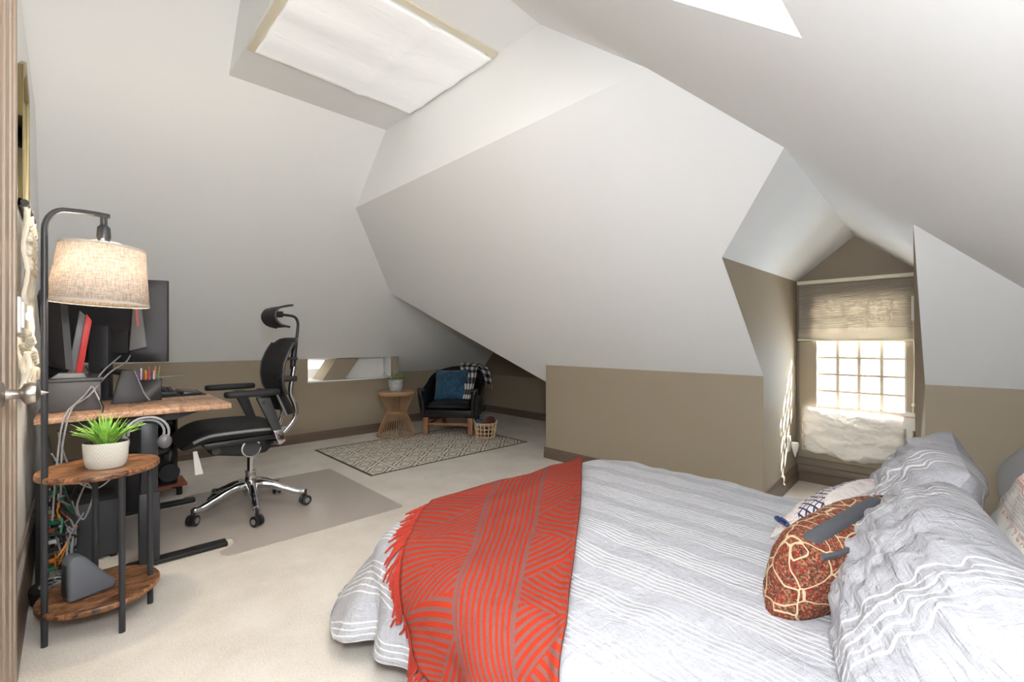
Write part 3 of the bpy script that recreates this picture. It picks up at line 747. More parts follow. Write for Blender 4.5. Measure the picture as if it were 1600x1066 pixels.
# ------------------------------------------------------------------ desk
DZ = .777
t = thing('standing_desk', 'black framed standing desk with weathered wood top by left wall', 'desk', (.26, 3.31, 0))
m = MB().box(-.13, .580, 2.715, 3.10, DZ-.026, DZ).box(-.13, .580, 3.102, 3.95, DZ-.026, DZ)
m.build('desk_top', M['desktop'], t, bevel=.004)
for y in (2.845, 3.765):
    MB().box(-.10, .585, y-.035, y+.035, .004, .026).build('foot', M['blackrub'], t, bevel=.006)
    lg = MB().box(.215, .295, y-.032, y+.032, .026, .36).build('leg', M['blackmetal'], t, bevel=.004)
    MB().box(.222, .288, y-.026, y+.026, .36, .72).build('inner_column', M['blackmetal'], lg, bevel=.003)
    MB().extr([(-.06, y-.03, DZ-.027), (.50, y-.03, DZ-.027), (.36, y-.03, DZ-.07), (.02, y-.03, DZ-.07)], (0, .06, 0)).build('side_bracket', M['blackmetal'], t, bevel=.003)
MB().box(.235, .275, 2.845, 3.765, .655, .735).build('crossbar', M['blackmetal'], t, bevel=.004)

# riser box and gear on the desk
tag(MB().box(-.115, .082, 2.90, 3.285, DZ, DZ+.135).box(-.115, .09, 2.895, 3.29, DZ+.135, DZ+.150).build('desk_riser', M['darkgrey'], bevel=.004), 'dark grey box riser at wall end of the desk', 'riser')
t = thing('pen_organizer', 'dark grey organizer box full of pens on the desk', 'organizer', (.30, 3.22, DZ))
m = MB(); ox0, ox1, oy0, oy1 = .215, .335, 3.12, 3.22
m.box(ox0, ox1, oy0, oy1, DZ, DZ+.006).box(ox0, ox0+.005, oy0, oy1, DZ, DZ+.115).box(ox1-.005, ox1, oy0, oy1, DZ, DZ+.115).box(ox0, ox1, oy0, oy0+.005, DZ, DZ+.115).box(ox0, ox1, oy1-.005, oy1, DZ, DZ+.115).box(ox0, ox1, (oy0+oy1)/2-.002, (oy0+oy1)/2+.002, DZ, DZ+.11)
m.build('box', M['charcoal'], t, bevel=.002)
pc = [('purple', (96, 60, 150)), ('violet', (116, 76, 160)), ('white', (220, 220, 220)), ('red', (206, 50, 50)), ('yellow', (226, 190, 60)), ('crimson', (196, 60, 70)), ('blue', (60, 80, 150)), ('silver', (190, 190, 196)), ('red and white', (214, 80, 80)), ('green', (90, 140, 90))]
for i, (nm, c) in enumerate(pc):
    x = ox0+.014+i*.0101; y = oy0+.028 if i % 2 else oy0+.074; hgt = .150+.012*((i*37) % 3)
    tt = thing('marker_pen', '%s pen standing in the dark desk organizer' % nm, 'pen', (x, y, DZ+.007), 'pens in the desk organizer')
    MB().tube([(x, y, DZ+.007), (x+.003, y, DZ+hgt-.03)], .0045, 8).build('barrel', plain('pen_'+nm.replace(' ', '_'), c, .4), tt)
    MB().tube([(x+.003, y, DZ+hgt-.03), (x+.004, y, DZ+hgt)], .0038, 8).build('cap', bpy.data.materials['pen_'+nm.replace(' ', '_')], tt)
for i, dx_ in enumerate((-.010, .004, .014)):
    x = ox1-.03+dx_*.5
    tag(MB().tube([(x, oy0+.06+i*.006, DZ+.008), (x+dx_*1.6, oy0+.05+i*.01, DZ+.185)], .0018, 6).build('wooden_stick', plain('stick_wood', (214, 160, 100), .6) if i == 0 else bpy.data.materials['stick_wood']), ['thin wooden stick leaning left among the desk pens', 'thin wooden stick standing between two others in pen box', 'thin wooden stick leaning right among the desk pens'][i], 'stick', 'wooden sticks in the pen box')
tag(MB().tube([(ox1-.01, 3.18, DZ+.122), (ox1+.105, 3.21, DZ+.124)], .0035, 8).build('stylus', M['greyplastic']), 'grey stylus lying across the top of the pen organizer', 'stylus')
# low wedge foot of the right monitor
def mon(nm, label, cx, cy, cz, yaw, w, h, curve, tilt=0):
    t = thing(nm, label, 'monitor', (cx, cy, DZ))
    R = Matrix.Translation((cx, cy, cz)) @ Matrix.Rotation(yaw, 4, 'Z') @ Matrix.Rotation(tilt, 4, 'Y')
    def P(u, v, d):                     # local: +x screen side, y across, z up
        y = (u-.5)*w; z = (v-.5)*h; return Vector((d+curve*(2*u-1)**2, y, z))
    m = MB(R); nu = 12
    m.grid(lambda u, v: P(u, v, .012), nu, 2); 
    m.build('screen', M['gloss'], t)
    m = MB(R)
    def back(u, v):
        e = min(1, 9*min(u, 1-u, v, 1-v)); return P(u, v, -.012-.030*e**.5*min(1, 2.2*min(u, 1-u)*2))
    m.grid(back, 24, 16, flip=True)
    for (ua, va, ub, vb) in ((0, 0, 1, 0), (0, 1, 1, 1), (0, 0, 0, 1), (1, 0, 1, 1)):
        m.grid(lambda s, q: P(lerp(ua, ub, s), lerp(va, vb, s), lerp(-.012, .012, q)), nu, 1)
    m.build('back_shell', M['charcoal'], t, sharp=True)
    return t, R
t, R = mon('monitor', 'large black monitor seen from behind at far end of desk', .135, 3.41, 1.215, math.radians(62), .54, .47, .02)
m = MB(R); m.box(-.056, -.040, -.11, .14, -.185, -.06); m.build('port_bay', M['blackrub'], t, bevel=.003)
tw = MB(R).extr([(-.06, -.135, .11), (-.06, -.165, .11), (-.06, -.195, -.15), (-.06, -.115, -.17)], (.022, 0, 0)).build('shell_fin', M['greyplastic'], t, bevel=.003)
MB(R).extr([(-.064, -.145, .095), (-.064, -.153, .095), (-.064, -.163, -.03), (-.064, -.153, -.035)], (.004, 0, 0)).build('light_strip', M['pink'], tw)
MB(R).box(-.09, .09, -.10, .12, -.437, -.425).build('stand_base', M['charcoal'], t, bevel=.003)
MB().tube([(.19, 3.11, DZ+.155), (.10, 3.36, DZ+.165)], .016, 10).build('leg_bar', M['charcoal'], t)
MB(R).box(-.085, -.03, -.03, .06, -.43, -.03).build('neck', M['charcoal'], t, bevel=.006)
MB().extr([(.125, 3.08, DZ), (.268, 3.08, DZ), (.275, 3.08, DZ+.012), (.215, 3.10, DZ+.17), (.165, 3.10, DZ+.17)], (0, .03, 0)).build('stand_foot', M['charcoal'], t, bevel=.004)
MB().tube([(.278, 3.075, DZ+.008), (.255, 3.082, DZ+.05), (.218, 3.094, DZ+.165)], .0035, 8).build('foot_edge_trim', M['greyplastic'], t)
t, R = mon('monitor', 'black curved monitor turned edge-on beside the lamp pole', -.085, 3.12, 1.17, math.radians(6), .44, .40, .025, -.06)
MB().extr([(-.035, 3.02, DZ+.160), (-.008, 3.02, DZ+.160), (.034, 3.0, DZ+.44), (.008, 3.0, DZ+.47)], (0, .03, 0)).build('neck', M['greyplastic'], t, bevel=.003)
MB().extr([(-.009, 3.012, DZ+.155), (.016, 3.012, DZ+.155), (.052, 2.99, DZ+.42), (.032, 2.99, DZ+.455)], (0, .035, 0)).build('red_neck_face', M['red'], t, bevel=.003)
MB().box(-.05, .03, 3.02, 3.09, DZ+.151, DZ+.166).build('neck_base', M['greyplastic'], t, bevel=.003)
tag(MB().lathe([(.001, DZ+.151), (.062, DZ+.151), (.066, DZ+.165), (.058, DZ+.20), (.036, DZ+.226), (.001, DZ+.232)], (-.05, 3.215, 0), 28).build('speaker_puck', M['charcoal']), 'rounded dark speaker on the riser behind edge-on monitor', 'speaker')
tag(MB().box(-.058, -.036, 2.93, 3.01, DZ+.151, DZ+.153).extr([(-.09, 2.93, DZ+.151), (.03, 2.93, DZ+.151), (.02, 2.93, DZ+.172), (-.06, 2.93, DZ+.176)], (0, .08, 0)).build('desk_hub', M['greyplastic'], bevel=.003), 'flat grey hub box lying on the front of the riser', 'hub')
# keyboard on its mat
tag(MB().box(.22, .565, 3.24, 3.62, DZ, DZ+.004).build('desk_pad', M['blackrub'], bevel=.001), 'black desk pad under the keyboard', 'desk pad')
t = thing('keyboard', 'black mechanical keyboard on the black desk pad', 'keyboard', (.36, 3.40, DZ+.004))
kxf = Matrix.Translation((.345, 3.42, DZ+.004)) @ Matrix.Rotation(math.radians(-3), 4, 'Z')
MB(kxf).extr([(-.085, -.14, 0), (.085, -.14, 0), (.085, -.14, .018), (-.085, -.14, .036)], (0, .28, 0)).build('case', M['black'], t, bevel=.003)
for r in range(5):
    for c in range(13):
        x = .062-r*.030; y = -.125+c*.0208; z = .021+r*.0042
        MB(kxf).lathe([(.0132, z), (.0105, z+.011), (.001, z+.011)], (x-.002, y, 0), 4).build('key', M['charcoal'] if (r+c) % 7 else M['darkgrey'], t)
tag(MB().extr([(.445, 3.27, DZ+.004), (.545, 3.27, DZ+.004), (.54, 3.27, DZ+.014), (.455, 3.27, DZ+.024)], (0, .30, 0)).build('wrist_rest', M['leather'], bevel=.006), 'padded black wrist rest in front of the keyboard', 'wrist rest')

# under the desk
t = thing('subwoofer', 'dark grey subwoofer box on carpet under the desk', 'speaker', (.03, 3.20, 0))
MB().box(-.085, .155, 3.08, 3.33, .014, .295).build('cabinet', plain('dark_vinyl', (56, 58, 62), .45), t, bevel=.006)
for x in (-.065, .135):
    for y in (3.10, 3.31): MB().lathe([(.014, 0), (.016, .014)], (x, y, 0), 14).build('rubber_foot', M['blackrub'], t)
t = thing('tower_stand', 'reddish wooden stand carrying the glossy black computer tower', 'stand', (.40, 4.10, 0))
MB().box(.13, .575, 3.985, 4.235, .062, .082).build('shelf_board', M['redwood'], t, bevel=.003)
for x in (.17, .53):
    for y in (4.01, 4.21): MB().lathe([(.018, 0), (.018, .062)], (x, y, 0), 12).build('caster', M['blackrub'], t)
t = thing('computer_tower', 'glossy black computer tower on the reddish stand under desk', 'computer', (.33, 4.10, .082))
MB().box(.15, .515, 4.00, 4.215, .082, .55).build('case', M['black'], t, bevel=.004)
MB().box(.512, .52, 4.005, 4.21, .09, .545).build('front_panel', M['gloss'], t, bevel=.002)
MB().box(.16, .505, 3.992, 4.001, .095, .54).build('side_window', M['gloss'], t, bevel=.002)
MB().lathe([(.05, 0), (.06, -.004), (.062, -.006), (.001, -.006)], (.47, 3.992, .17), 24, 'Y').build('fan', M['charcoal'], t)
t = thing('old_tower', 'low black computer case with red glow trim behind subwoofer', 'computer', (.05, 3.55, 0))
MB().box(-.10, .19, 3.40, 3.75, .0, .40).build('case', M['black'], t, bevel=.005)
MB().box(.188, .196, 3.41, 3.74, .17, .25).build('trim_stripe', M['redwood'], t, bevel=.002)
MB().box(-.02, .18, 3.392, 3.402, .335, .355).build('front_trim', M['redwood'], t, bevel=.002)
# headphones hanging on the near end of the desk frame
t = thing('headphones', 'grey over-ear headphones hung under the near desk edge', 'headphones', (.27, 2.68, .62))
hc = Vector((.235, 2.70, .668))
for k, (rr, dy) in enumerate(((.082, 0), (.066, .018))):
    pts = [hc+Vector((rr*1.0*math.cos(a), dy, rr*.95*math.sin(a))) for a in [PI*(1.02-1.12*i/14) for i in range(15)]]
    MB().tube(pts, .0055, 8).build('headband', plain('pale_headband', (150, 152, 158), .4) if k == 0 else bpy.data.materials['pale_headband'], t)
for x in (.078,):
    MB().ball((hc.x+x-.012, hc.y+.004, hc.z-.045), .034, 16, sx=.85, sy=.75).build('ear_cup', plain('ear_cup_grey', (96, 96, 102), .3), t)
MB().ball((hc.x-.080, hc.y+.004, hc.z-.03), .030, 16, sx=.7, sy=.8).build('ear_cup', bpy.data.materials['ear_cup_grey'], t)
MB().box(hc.x-.02, hc.x+.02, hc.y-.004, hc.y+.03, hc.z+.082, .752).build('hanger_clip', M['blackrub'], t, bevel=.002)
# bin of cables and loose cables
t = thing('cable_bowl', 'black round bowl of coiled cables on carpet by left wall', 'bowl', (-.065, 2.72, 0))
MB().lathe([(.001, .004), (.06, .002), (.075, .02), (.082, .075), (.079, .078), (.072, .03), (.055, .012), (.001, .010)], (-.066, 2.72, 0), 28).build('bowl', M['blackrub'], t)
rnd = random.Random(11)
m = MB()
for i in range(5):
    m.tube(spline([(-.066+.05*math.cos(a)*rnd.uniform(.6, 1), 2.72+.05*math.sin(a)*rnd.uniform(.6, 1), .03+.012*i+rnd.uniform(0, .015)) for a in [q*.9+i for q in range(9)]], 4), .0035, 6)
tag(m.build('coiled_cable', M['cable']), 'grey cables coiled inside the black bowl', 'cable')
def cable(pts, r, mat, label, n=7): return tag(MB().tube(spline(pts, 8), r, n).build('cable', mat), label, 'cable')
cable([(.17, 3.24, 1.02), (.13, 3.06, .99), (.09, 2.98, .95), (.03, 2.86, .86), (-.02, 2.70, .80), (-.045, 2.68, .65), (-.05, 2.70, .45)], .0035, M['cable'], 'grey cable looping from the large monitor over the riser front')
cable([(.21, 3.25, 1.02), (.18, 3.07, .99), (.11, 2.96, .94), (.04, 2.85, .85), (-.035, 2.69, .79), (-.06, 2.67, .6), (-.075, 2.70, .35)], .0035, M['cable'], 'second grey cable running beside the first from large monitor ports')
cable([(.03, 3.0, DZ+.20), (.055, 2.93, DZ+.14), (.075, 2.88, DZ+.06), (.085, 2.76, DZ+.012), (.05, 2.69, DZ-.03), (-.0, 2.70, DZ-.07), (-.06, 2.75, DZ-.06)], .003, M['blackcable'], 'dark cable hanging off the desk edge beside the lamp pole')
cable([(.02, 3.0, DZ+.17), (.06, 2.88, DZ+.09), (.088, 2.86, DZ+.006)], .0035, M['cable'], 'short grey cable dropping down the riser face')
cable([(-.06, 2.80, .70), (-.03, 2.82, .56), (.04, 2.84, .44), (.07, 2.86, .36), (.06, 2.9, .30)], .0035, M['cable'], 'grey cable slanting down under the desk behind the plant')
cable([(-.08, 2.76, .62), (-.02, 2.78, .5), (.06, 2.80, .43), (.12, 2.84, .46)], .003, M['cable'], 'thin grey cable sagging sideways under the desk')
cable([(-.09, 2.78, .70), (-.06, 2.76, .5), (-.02, 2.74, .40), (.01, 2.72, .28)], .003, M['blackcable'], 'black cable hanging down beside left wall under desk')
cable([(.03, 2.66, .50), (.0, 2.68, .40), (.02, 2.70, .33), (.05, 2.68, .43), (.045, 2.69, .52)], .0035, M['cable'], 'bunched grey cable loop tied under the lamp table top')
cable([(.02, 2.69, .36), (-.02, 2.62, .30), (-.03, 2.5, .26), (-.028, 2.42, .25)], .003, M['cable'], 'grey cable running down to the wedge-shaped device')
cable([(-.06, 2.45, .20), (-.07, 2.52, .15), (-.08, 2.60, .08), (-.07, 2.68, .055)], .0035, M['cable'], 'grey cable from the wedge device into the black bowl')
# power strip column with coloured plugs by the wall
t = thing('power_strip', 'upright black power strip with coloured plugs by left wall', 'power strip', (-.10, 2.98, 0))
MB().box(-.135, -.095, 2.93, 3.03, 0, .46).build('strip_body', M['blackrub'], t, bevel=.004)
pcs = [M['greencable'], M['orangecable'], M['cable'], M['blackcable'], M['white'], M['greencable'], M['redwood']]
rnd = random.Random(3)
for i in range(14):
    z = .05+i*.029; y = 2.945+.025*(i % 3)
    MB().box(-.096, -.06, y, y+.022, z, z+.018).build('plug', pcs[i % 7], t, bevel=.003)
for i in range(16):
    z = .06+i*.024; c = [M['cable'], M['blackcable'], M['blackcable'], M['greencable'], M['cable'], M['orangecable']][i % 6]
    p = [(-.07, 2.95+.025*(i % 3), z)]+[(-.07+.07*rnd.random(), 2.76+.17*rnd.random(), max(.03, z+rnd.uniform(-.10, .08))) for _ in range(5)]
    nm = ['grey', 'black', 'black', 'green', 'grey', 'orange'][i % 6]
    tag(MB().tube(spline(p, 6), .004, 6).build('cable', c), '%s cable in the tangle plugged into the power strip' % nm, 'cable', '%s cables tangled at the power strip' % nm)

# ------------------------------------------------------------------ chair mat
def rr(x0, x1, y0, y1, r, n=5):
    out = []
    for cx, cy, a0 in ((x1-r, y1-r, 0), (x0+r, y1-r, 90), (x0+r, y0+r, 180), (x1-r, y0+r, 270)):
        for k in range(n+1): a = math.radians(a0+90*k/n); out.append((cx+r*math.cos(a), cy+r*math.sin(a)))
    return out
outl = [(.60, 2.675), (1.53, 2.675)]+[(1.53+.04*math.sin(a), 2.715-.04*math.cos(a)) for a in (.4, .8, 1.2)]+[(1.57, 3.87)]+[(1.53+.04*math.cos(a), 3.875+.04*math.sin(a)) for a in (.3, .8, 1.3)]+[(.60, 3.915), (.55, 3.90), (.53, 3.87), (.54, 3.83), (.60, 3.815), (.58, 3.70), (.20, 3.69), (.17, 3.66), (.17, 2.96), (.20, 2.93), (.58, 2.92), (.62, 2.90), (.62, 2.83), (.60, 2.80), (.54, 2.77), (.535, 2.72), (.56, 2.685)]
tag(MB().extr([(x, y, .001) for x, y in outl], (0, 0, .0035)).build('chair_mat', M['vinyl']), 'smoky clear plastic mat on carpet under the office chair', 'chair mat')

# ------------------------------------------------------------------ office chair
CX, CY = .815, 3.31
t = thing('office_chair', 'black mesh ergonomic office chair with polished five-star base', 'chair', (CX, CY, .0045))
T0 = Matrix.Translation((CX, CY, .0045))
for k in range(5):
    a = math.radians(190+72*k); ca, sa = math.cos(a), math.sin(a)
    def q(r, z): return (r*ca, r*sa, z)
    lg = MB(T0).tube(spline([q(.02, .165), q(.10, .158), q(.20, .122), q(.275, .092), q(.325, .088)], 5), [.030]*5+[.026]*5+[.022]*5+[.020]*5+[.016], 12).build('base_leg', M['chrome'], t)
    MB(T0).tube([q(.325, .10), q(.325, .050)], .010, 10).build('caster_stem', M['blackrub'], lg)
    nx, ny = -sa, ca; b_ = math.radians(35)
    ax = Vector((nx*math.cos(b_)-ny*math.sin(b_), nx*math.sin(b_)+ny*math.cos(b_), 0))
    c = MB(T0)
    for s in (-1, 1):
        o0 = Vector(q(.325, .032))
        c.tube([o0+ax*s*.006, o0+ax*s*.010, o0+ax*s*.024, o0+ax*s*.027], [.027, .032, .032, .026], 20)
    c.build('caster', M['black'], lg)
    MB(T0).tube([Vector(q(.325, .032))+ax*.0272, Vector(q(.325, .032))+ax*.0285], [.0175, .0165], 18).tube([Vector(q(.325, .032))-ax*.0272, Vector(q(.325, .032))-ax*.0285], [.0175, .0165], 18).build('hub_cap', M['greyplastic'], lg)
MB(T0).lathe([(.038, .10), (.042, .12), (.044, .17), (.034, .195), (.030, .24), (.033, .245), (.033, .255), (.001, .255)], (0, 0, 0), 28).build('base_hub', M['chrome'], t)
MB(T0).lathe([(.020, .255), (.020, .385), (.001, .385)], (0, 0, 0), 22).build('gas_column', M['chrome'], t)
MB(T0).extr([(-.27, -.085, .475), (.09, -.085, .475), (.14, -.085, .44), (.07, -.085, .375), (-.05, -.085, .368), (-.23, -.085, .405)], (0, .17, 0)).build('tilt_mechanism', M['black'], t, bevel=.012)
kn = MB(T0).lathe([(.050, .0), (.052, -.010), (.046, -.018), (.001, -.02)], (-.02, -.085, .418), 28, 'Y').build('tilt_knob', M['darkgrey'], t)
MB(T0).lathe([(.049, -.004), (.056, -.006), (.056, -.014), (.049, -.016), (.049, -.004)], (-.02, -.085, .418), 28, 'Y', open_=True).build('knob_ring', M['chrome'], kn)
MB(T0).lathe([(.024, 0), (.024, -.02), (.001, -.022)], (-.21, -.085, .435), 20, 'Y').build('lever_knob', M['darkgrey'], t)
# seat
def seat(u, v, top):
    x = lerp(-.40, .135, u); y = (v-.5)*.52
    ex = 1-abs(2*u-1)**5; ey = 1-abs(2*v-1)**4
    e = max(0, min(1, ex*ey*1.6))**.5
    drop = -.060*max(0, (.30-u)/.30)**2
    sad = .012*(2*v-1)**2+.012*math.cos((u-.5)*3)
    z = .540+drop+sad+(.030*e if top else -.050*e)
    y *= (1-.10*(2*u-1)**2)
    return Vector((x, y, z))
m = MB(T0); m.grid(lambda u, v: seat(u, v, 1), 28, 20); m.grid(lambda u, v: seat(u, v, 0), 28, 20, flip=True)
m.build('seat', M['seatmesh'], t, sharp=False)
edge = [seat(u, 0, 0)*.5+seat(u, 0, 1)*.5 for u in [.10+.9*i/20 for i in range(21)]]
MB(T0).tube([p+Vector((0, -.003, -.006)) for p in edge], .009, 8).build('seat_edge_trim', M['greyplastic'], t)
MB(T0).tube([Vector((p.x, -p.y+.003, p.z-.006)) for p in edge], .009, 8).build('seat_edge_trim', M['greyplastic'], t)
MB(T0).extr([(-.30, -.22, .505), (.11, -.22, .515), (.11, -.22, .485), (-.28, -.22, .468)], (0, .44, 0)).build('seat_pan', M['black'], t, bevel=.01)
tg_ = MB(T0).extr([(-.335, -.16, .46), (-.315, -.16, .46), (-.285, -.165, .325), (-.325, -.165, .325)], (0, .002, 0)).build('hang_tag', M['white'], t)
# arms
for s in (-1, 1):
    y = s*.275
    ar = MB(T0).extr([(-.04, y-.017, .755), (.035, y-.017, .755), (.105, y-.017, .545), (.055, y-.017, .535)], (0, .034, 0)).build('arm_post', M['charcoal'], t, bevel=.008)
    MB(T0).extr([(.052, y-.0185, .548), (.108, y-.0185, .548), (.125, y-.0185, .475), (.085, y-.0185, .452)], (0, .037, 0)).build('post_sleeve', M['chrome'], ar, bevel=.006)
    MB(T0).tube([(.10, y, .47), (.10, y*.55, .455), (.07, y*.25, .43)], .018, 10).build('arm_bracket', M['chrome'], ar)
    MB(T0).tube([(-.002, y-s*.0, .725), (-.002, y+s*.0195, .725)], .012, 14).build('pivot_bolt', M['black'], ar)
    o = []
    for k in range(24):
        a = 2*PI*k/24; x = -.055+.150*math.copysign(abs(math.cos(a))**.6, math.cos(a)); yy = .048*math.copysign(abs(math.sin(a))**.7, math.sin(a))
        o.append((x, y+yy, .765))
    MB(T0).extr(o, (0, 0, .036)).build('arm_pad', M['blackrub'], t, bevel=.012, seg=3)
# back
def bprof(v):      # v 0 bottom .. 1 top -> (x, z)
    P = [(.175, .755), (.158, .80), (.150, .87), (.158, .95), (.185, 1.02), (.215, 1.075), (.235, 1.11)]
    k = v*(len(P)-1); i = min(int(k), len(P)-2); f = k-i; return lerp(P[i][0], P[i+1][0], f), lerp(P[i][1], P[i+1][1], f)
def back(u, v, off=0):
    x, z = bprof(v); w_ = .235*(1-.12*(2*v-1)**2); cr = abs(2*u-1)
    return Vector((x-.055*cr**2+off+.02, (2*u-1)*w_, z-(.03*cr**6 if v > .9 else 0)))
m = MB(T0); m.grid(lambda u, v: back(u, v), 20, 24); m.grid(lambda u, v: back(u, v, .010), 20, 24, flip=True)
m.build('backrest', M['seatmesh'], t, sharp=False)
rim = [back(0, i/14) for i in range(15)]+[back(i/10, 1) for i in range(1, 11)]+[back(1, 1-i/14) for i in range(1, 15)]+[back(1-i/10, 0) for i in range(1, 10)]
MB(T0).tube([p+Vector((.008, 0, 0)) for p in rim], .010, 8, closed=True).build('back_frame', M['charcoal'], t)
# lumbar shell
def lum(u, v, o=0):
    z = lerp(.745, .60, v); cr = abs(2*u-1)
    return Vector((.215+.02*math.sin(v*2.6)+.055*v**2-.10*cr**2+o-.03, (2*u-1)*.215*(1-.12*v), z+.02*cr))
m = MB(T0); m.grid(lambda u, v: lum(u, v), 16, 8); m.grid(lambda u, v: lum(u, v, .016), 16, 8, flip=True)
m.build('lumbar_support', M['black'], t, sharp=False)
rim = [lum(0, i/8, .008) for i in range(9)]; rim2 = [lum(1, i/8, .008) for i in range(9)]
MB(T0).tube(rim, .007, 8).tube(rim2, .007, 8).build('lumbar_edge', M['greyplastic'], t)
# spine
MB(T0).tube(spline([(.03, -.03, .42), (.12, -.03, .435), (.20, -.03, .49), (.265, -.03, .58), (.262, -.03, .66), (.235, -.03, .74), (.245, -.03, .84), (.258, -.03, .92)], 6), .0155, 12).build('spine_tube', M['chrome'], t)
MB(T0).tube(spline([(.03, .03, .42), (.11, .03, .45), (.17, .03, .51), (.20, .03, .60), (.195, .02, .68), (.18, 0, .71)], 6), .014, 12).build('spine_tube', M['chrome'], t)
MB(T0).box(.17, .275, -.05, .05, .82, .858).build('spine_clamp', M['black'], t, bevel=.008)
MB(T0).box(.19, .28, -.045, .045, .965, .985).build('spine_clamp', M['black'], t, bevel=.008)
MB(T0).tube([(.258, 0, .90), (.262, 0, .96), (.272, 0, 1.06), (.280, 0, 1.09)], [.017, .020, .018, .013], 12).build('height_sleeve', M['black'], t)
MB(T0).tube(spline([(.280, 0, 1.08), (.290, 0, 1.16), (.292, 0, 1.225), (.270, 0, 1.262), (.22, 0, 1.272), (.175, 0, 1.275)], 6), .0095, 10).build('headrest_stem', M['black'], t)
def hd(u, v, o=0):
    a = lerp(-1.25, 1.15, v); cr = abs(2*u-1)
    x = .205-.105*math.cos(a)-.0*cr; z = 1.262+.078*math.sin(a)
    if v > .82: x += .05*(v-.82)/.18
    if v < .15: x += .02*(.15-v)/.15
    return Vector((x+o-.035*cr**2*0, (2*u-1)*.145*(1-.10*(2*v-1)**2), z))
m = MB(T0); m.grid(lambda u, v: hd(u, v), 14, 20); m.grid(lambda u, v: hd(u, v, .012), 14, 20, flip=True)
hr = m.build('headrest', M['seatmesh'], t, sharp=False)
m = MB(T0)
for u in (0, 1): m.tube([hd(u, i/16, .006) for i in range(17)], .0075, 8)
m.build('headrest_edge', M['charcoal'], hr)
MB(T0).box(.115, .19, -.035, .035, 1.255, 1.295).build('headrest_bracket', M['black'], hr, bevel=.006)

# ------------------------------------------------------------------ rug, side table, armchair, basket
m = MB().grid(lambda u, v: Vector((1.725+u*1.82+.02*v*0, 3.465+v*1.215, .004+.0015*math.sin(u*9)*math.sin(v*7))), 40, 30, lambda u, v: (u*1.82, v*1.215))
tag(m.build('area_rug', M['rug'], solid=.006), 'cream area rug with distressed dark diamond pattern on the carpet', 'rug')
TX, TY = 2.70, 4.78
t = thing('rattan_side_table', 'hourglass rattan side table standing beside black armchair', 'side table', (TX, TY, .009))
MB().lathe([(.001, .485), (.205, .485), (.212, .492), (.212, .508), (.205, .515), (.001, .515)], (TX, TY, 0), 44).build('table_top', M['rattantop'], t)
for nm, r, z, th in (('base_ring', .218, .016, .008), ('waist_ring', .118, .262, .007), ('waist_ring', .118, .278, .007), ('top_ring', .203, .478, .008)):
    MB().tube([(TX+r*math.cos(a), TY+r*math.sin(a), z) for a in [2*PI*k/48 for k in range(48)]], th, 8, closed=True).build(nm, M['rattan'], t)
for k in range(42):
    a = 2*PI*k/42; c, s_ = math.cos(a), math.sin(a)
    MB().tube([(TX+r*c, TY+r*s_, z) for r, z in ((.216, .016), (.170, .15), (.116, .262), (.116, .278), (.158, .38), (.203, .484))], .0042, 6).build('rattan_rod', M['rattan'], t)
PX2, PY2 = TX-.02, TY-.02
t = thing('potted_fern', 'small leafy plant in ribbed grey pot on the rattan table', 'plant', (PX2, PY2, .515))
MB().lathe([(.001, .515), (.052, .515), (.066, .53), (.080, .58), (.084, .655), (.079, .655), (.074, .63), (.001, .628)], (PX2, PY2, 0), 32).build('pot', M['glaze'], t)
rnd = random.Random(5); m = MB()
for i in range(44):
    a = rnd.uniform(0, 2*PI); L = rnd.uniform(.09, .165); b0 = Vector((PX2, PY2, .63))+Vector((math.cos(a), math.sin(a), 0))*rnd.uniform(.01, .06)
    for s in range(6):
        f_ = s/5; p = b0+Vector((math.cos(a)*L*f_, math.sin(a)*L*f_, L*.95*f_-.06*f_*f_)); w_ = .013*(1-.5*f_)
        for sg in (-1, 1):
            d2 = Vector((-math.sin(a)*sg, math.cos(a)*sg, .3))*w_*1.6; m._add([p, p+d2*.5+Vector((0, 0, .004)), p+d2, p+d2*.5-Vector((0, 0, .004))+Vector((math.cos(a), math.sin(a), 0))*.008], [(0, 1, 2, 3)])
m.build('leaves', M['fern'], t, sharp=False)

AO = Vector((3.355, 4.53, .009)); AYAW = math.atan2(-.347, .43) 
# local armchair frame: x = across (left->right seen from front), y = depth (front negative), z up
ux = Vector((.347, -.43, 0)).normalized(); uy = Vector((.43, .347, 0)).normalized()
AX = Matrix(((ux.x, uy.x, 0, AO.x), (ux.y, uy.y, 0, AO.y), (0, 0, 1, AO.z), (0, 0, 0, 1)))
t = thing('armchair', 'black leather barrel armchair with brown wooden legs in the alcove', 'armchair', AO)
for x, y, lean in ((-.265, -.30, 0), (.265, -.30, 0)):
    MB(AX).extr([(x-.027, y-.027, 0), (x+.027, y-.027, 0), (x+.030, y-.027, .20), (x-.030, y-.027, .20)], (0, .054, 0)).build('leg', M['legwood'], t, bevel=.004)
for x in (-.22, .22):
    MB(AX).extr([(x-.022, .29, 0), (x+.022, .29, 0), (x+.026, .25, .22), (x-.026, .25, .22)], (0, .045, 0)).build('leg', M['redwood'], t, bevel=.004)
MB(AX).box(-.25, .25, -.31, -.285, .105, .135).build('stretcher', M['legwood'], t, bevel=.004)
for x in (-.25, .25): MB(AX).box(x-.012, x+.012, -.28, .27, .10, .128).build('stretcher', M['redwood'], t, bevel=.004)
MB(AX).box(-.29, .29, -.32, .28, .20, .29).build('seat_frame', M['leather'], t, bevel=.015, seg=3)
m = MB(AX)
def cush(u, v, top):
    x = (2*u-1)*.265; y = lerp(-.335, .22, v); e = max(0, (1-abs(2*u-1)**6)*(1-abs(2*v-1)**6))**.4
    return Vector((x, y, .325+(.055 if top else -.04)*e+(.012*math.sin(u*PI)*math.sin(v*PI) if top else 0)))
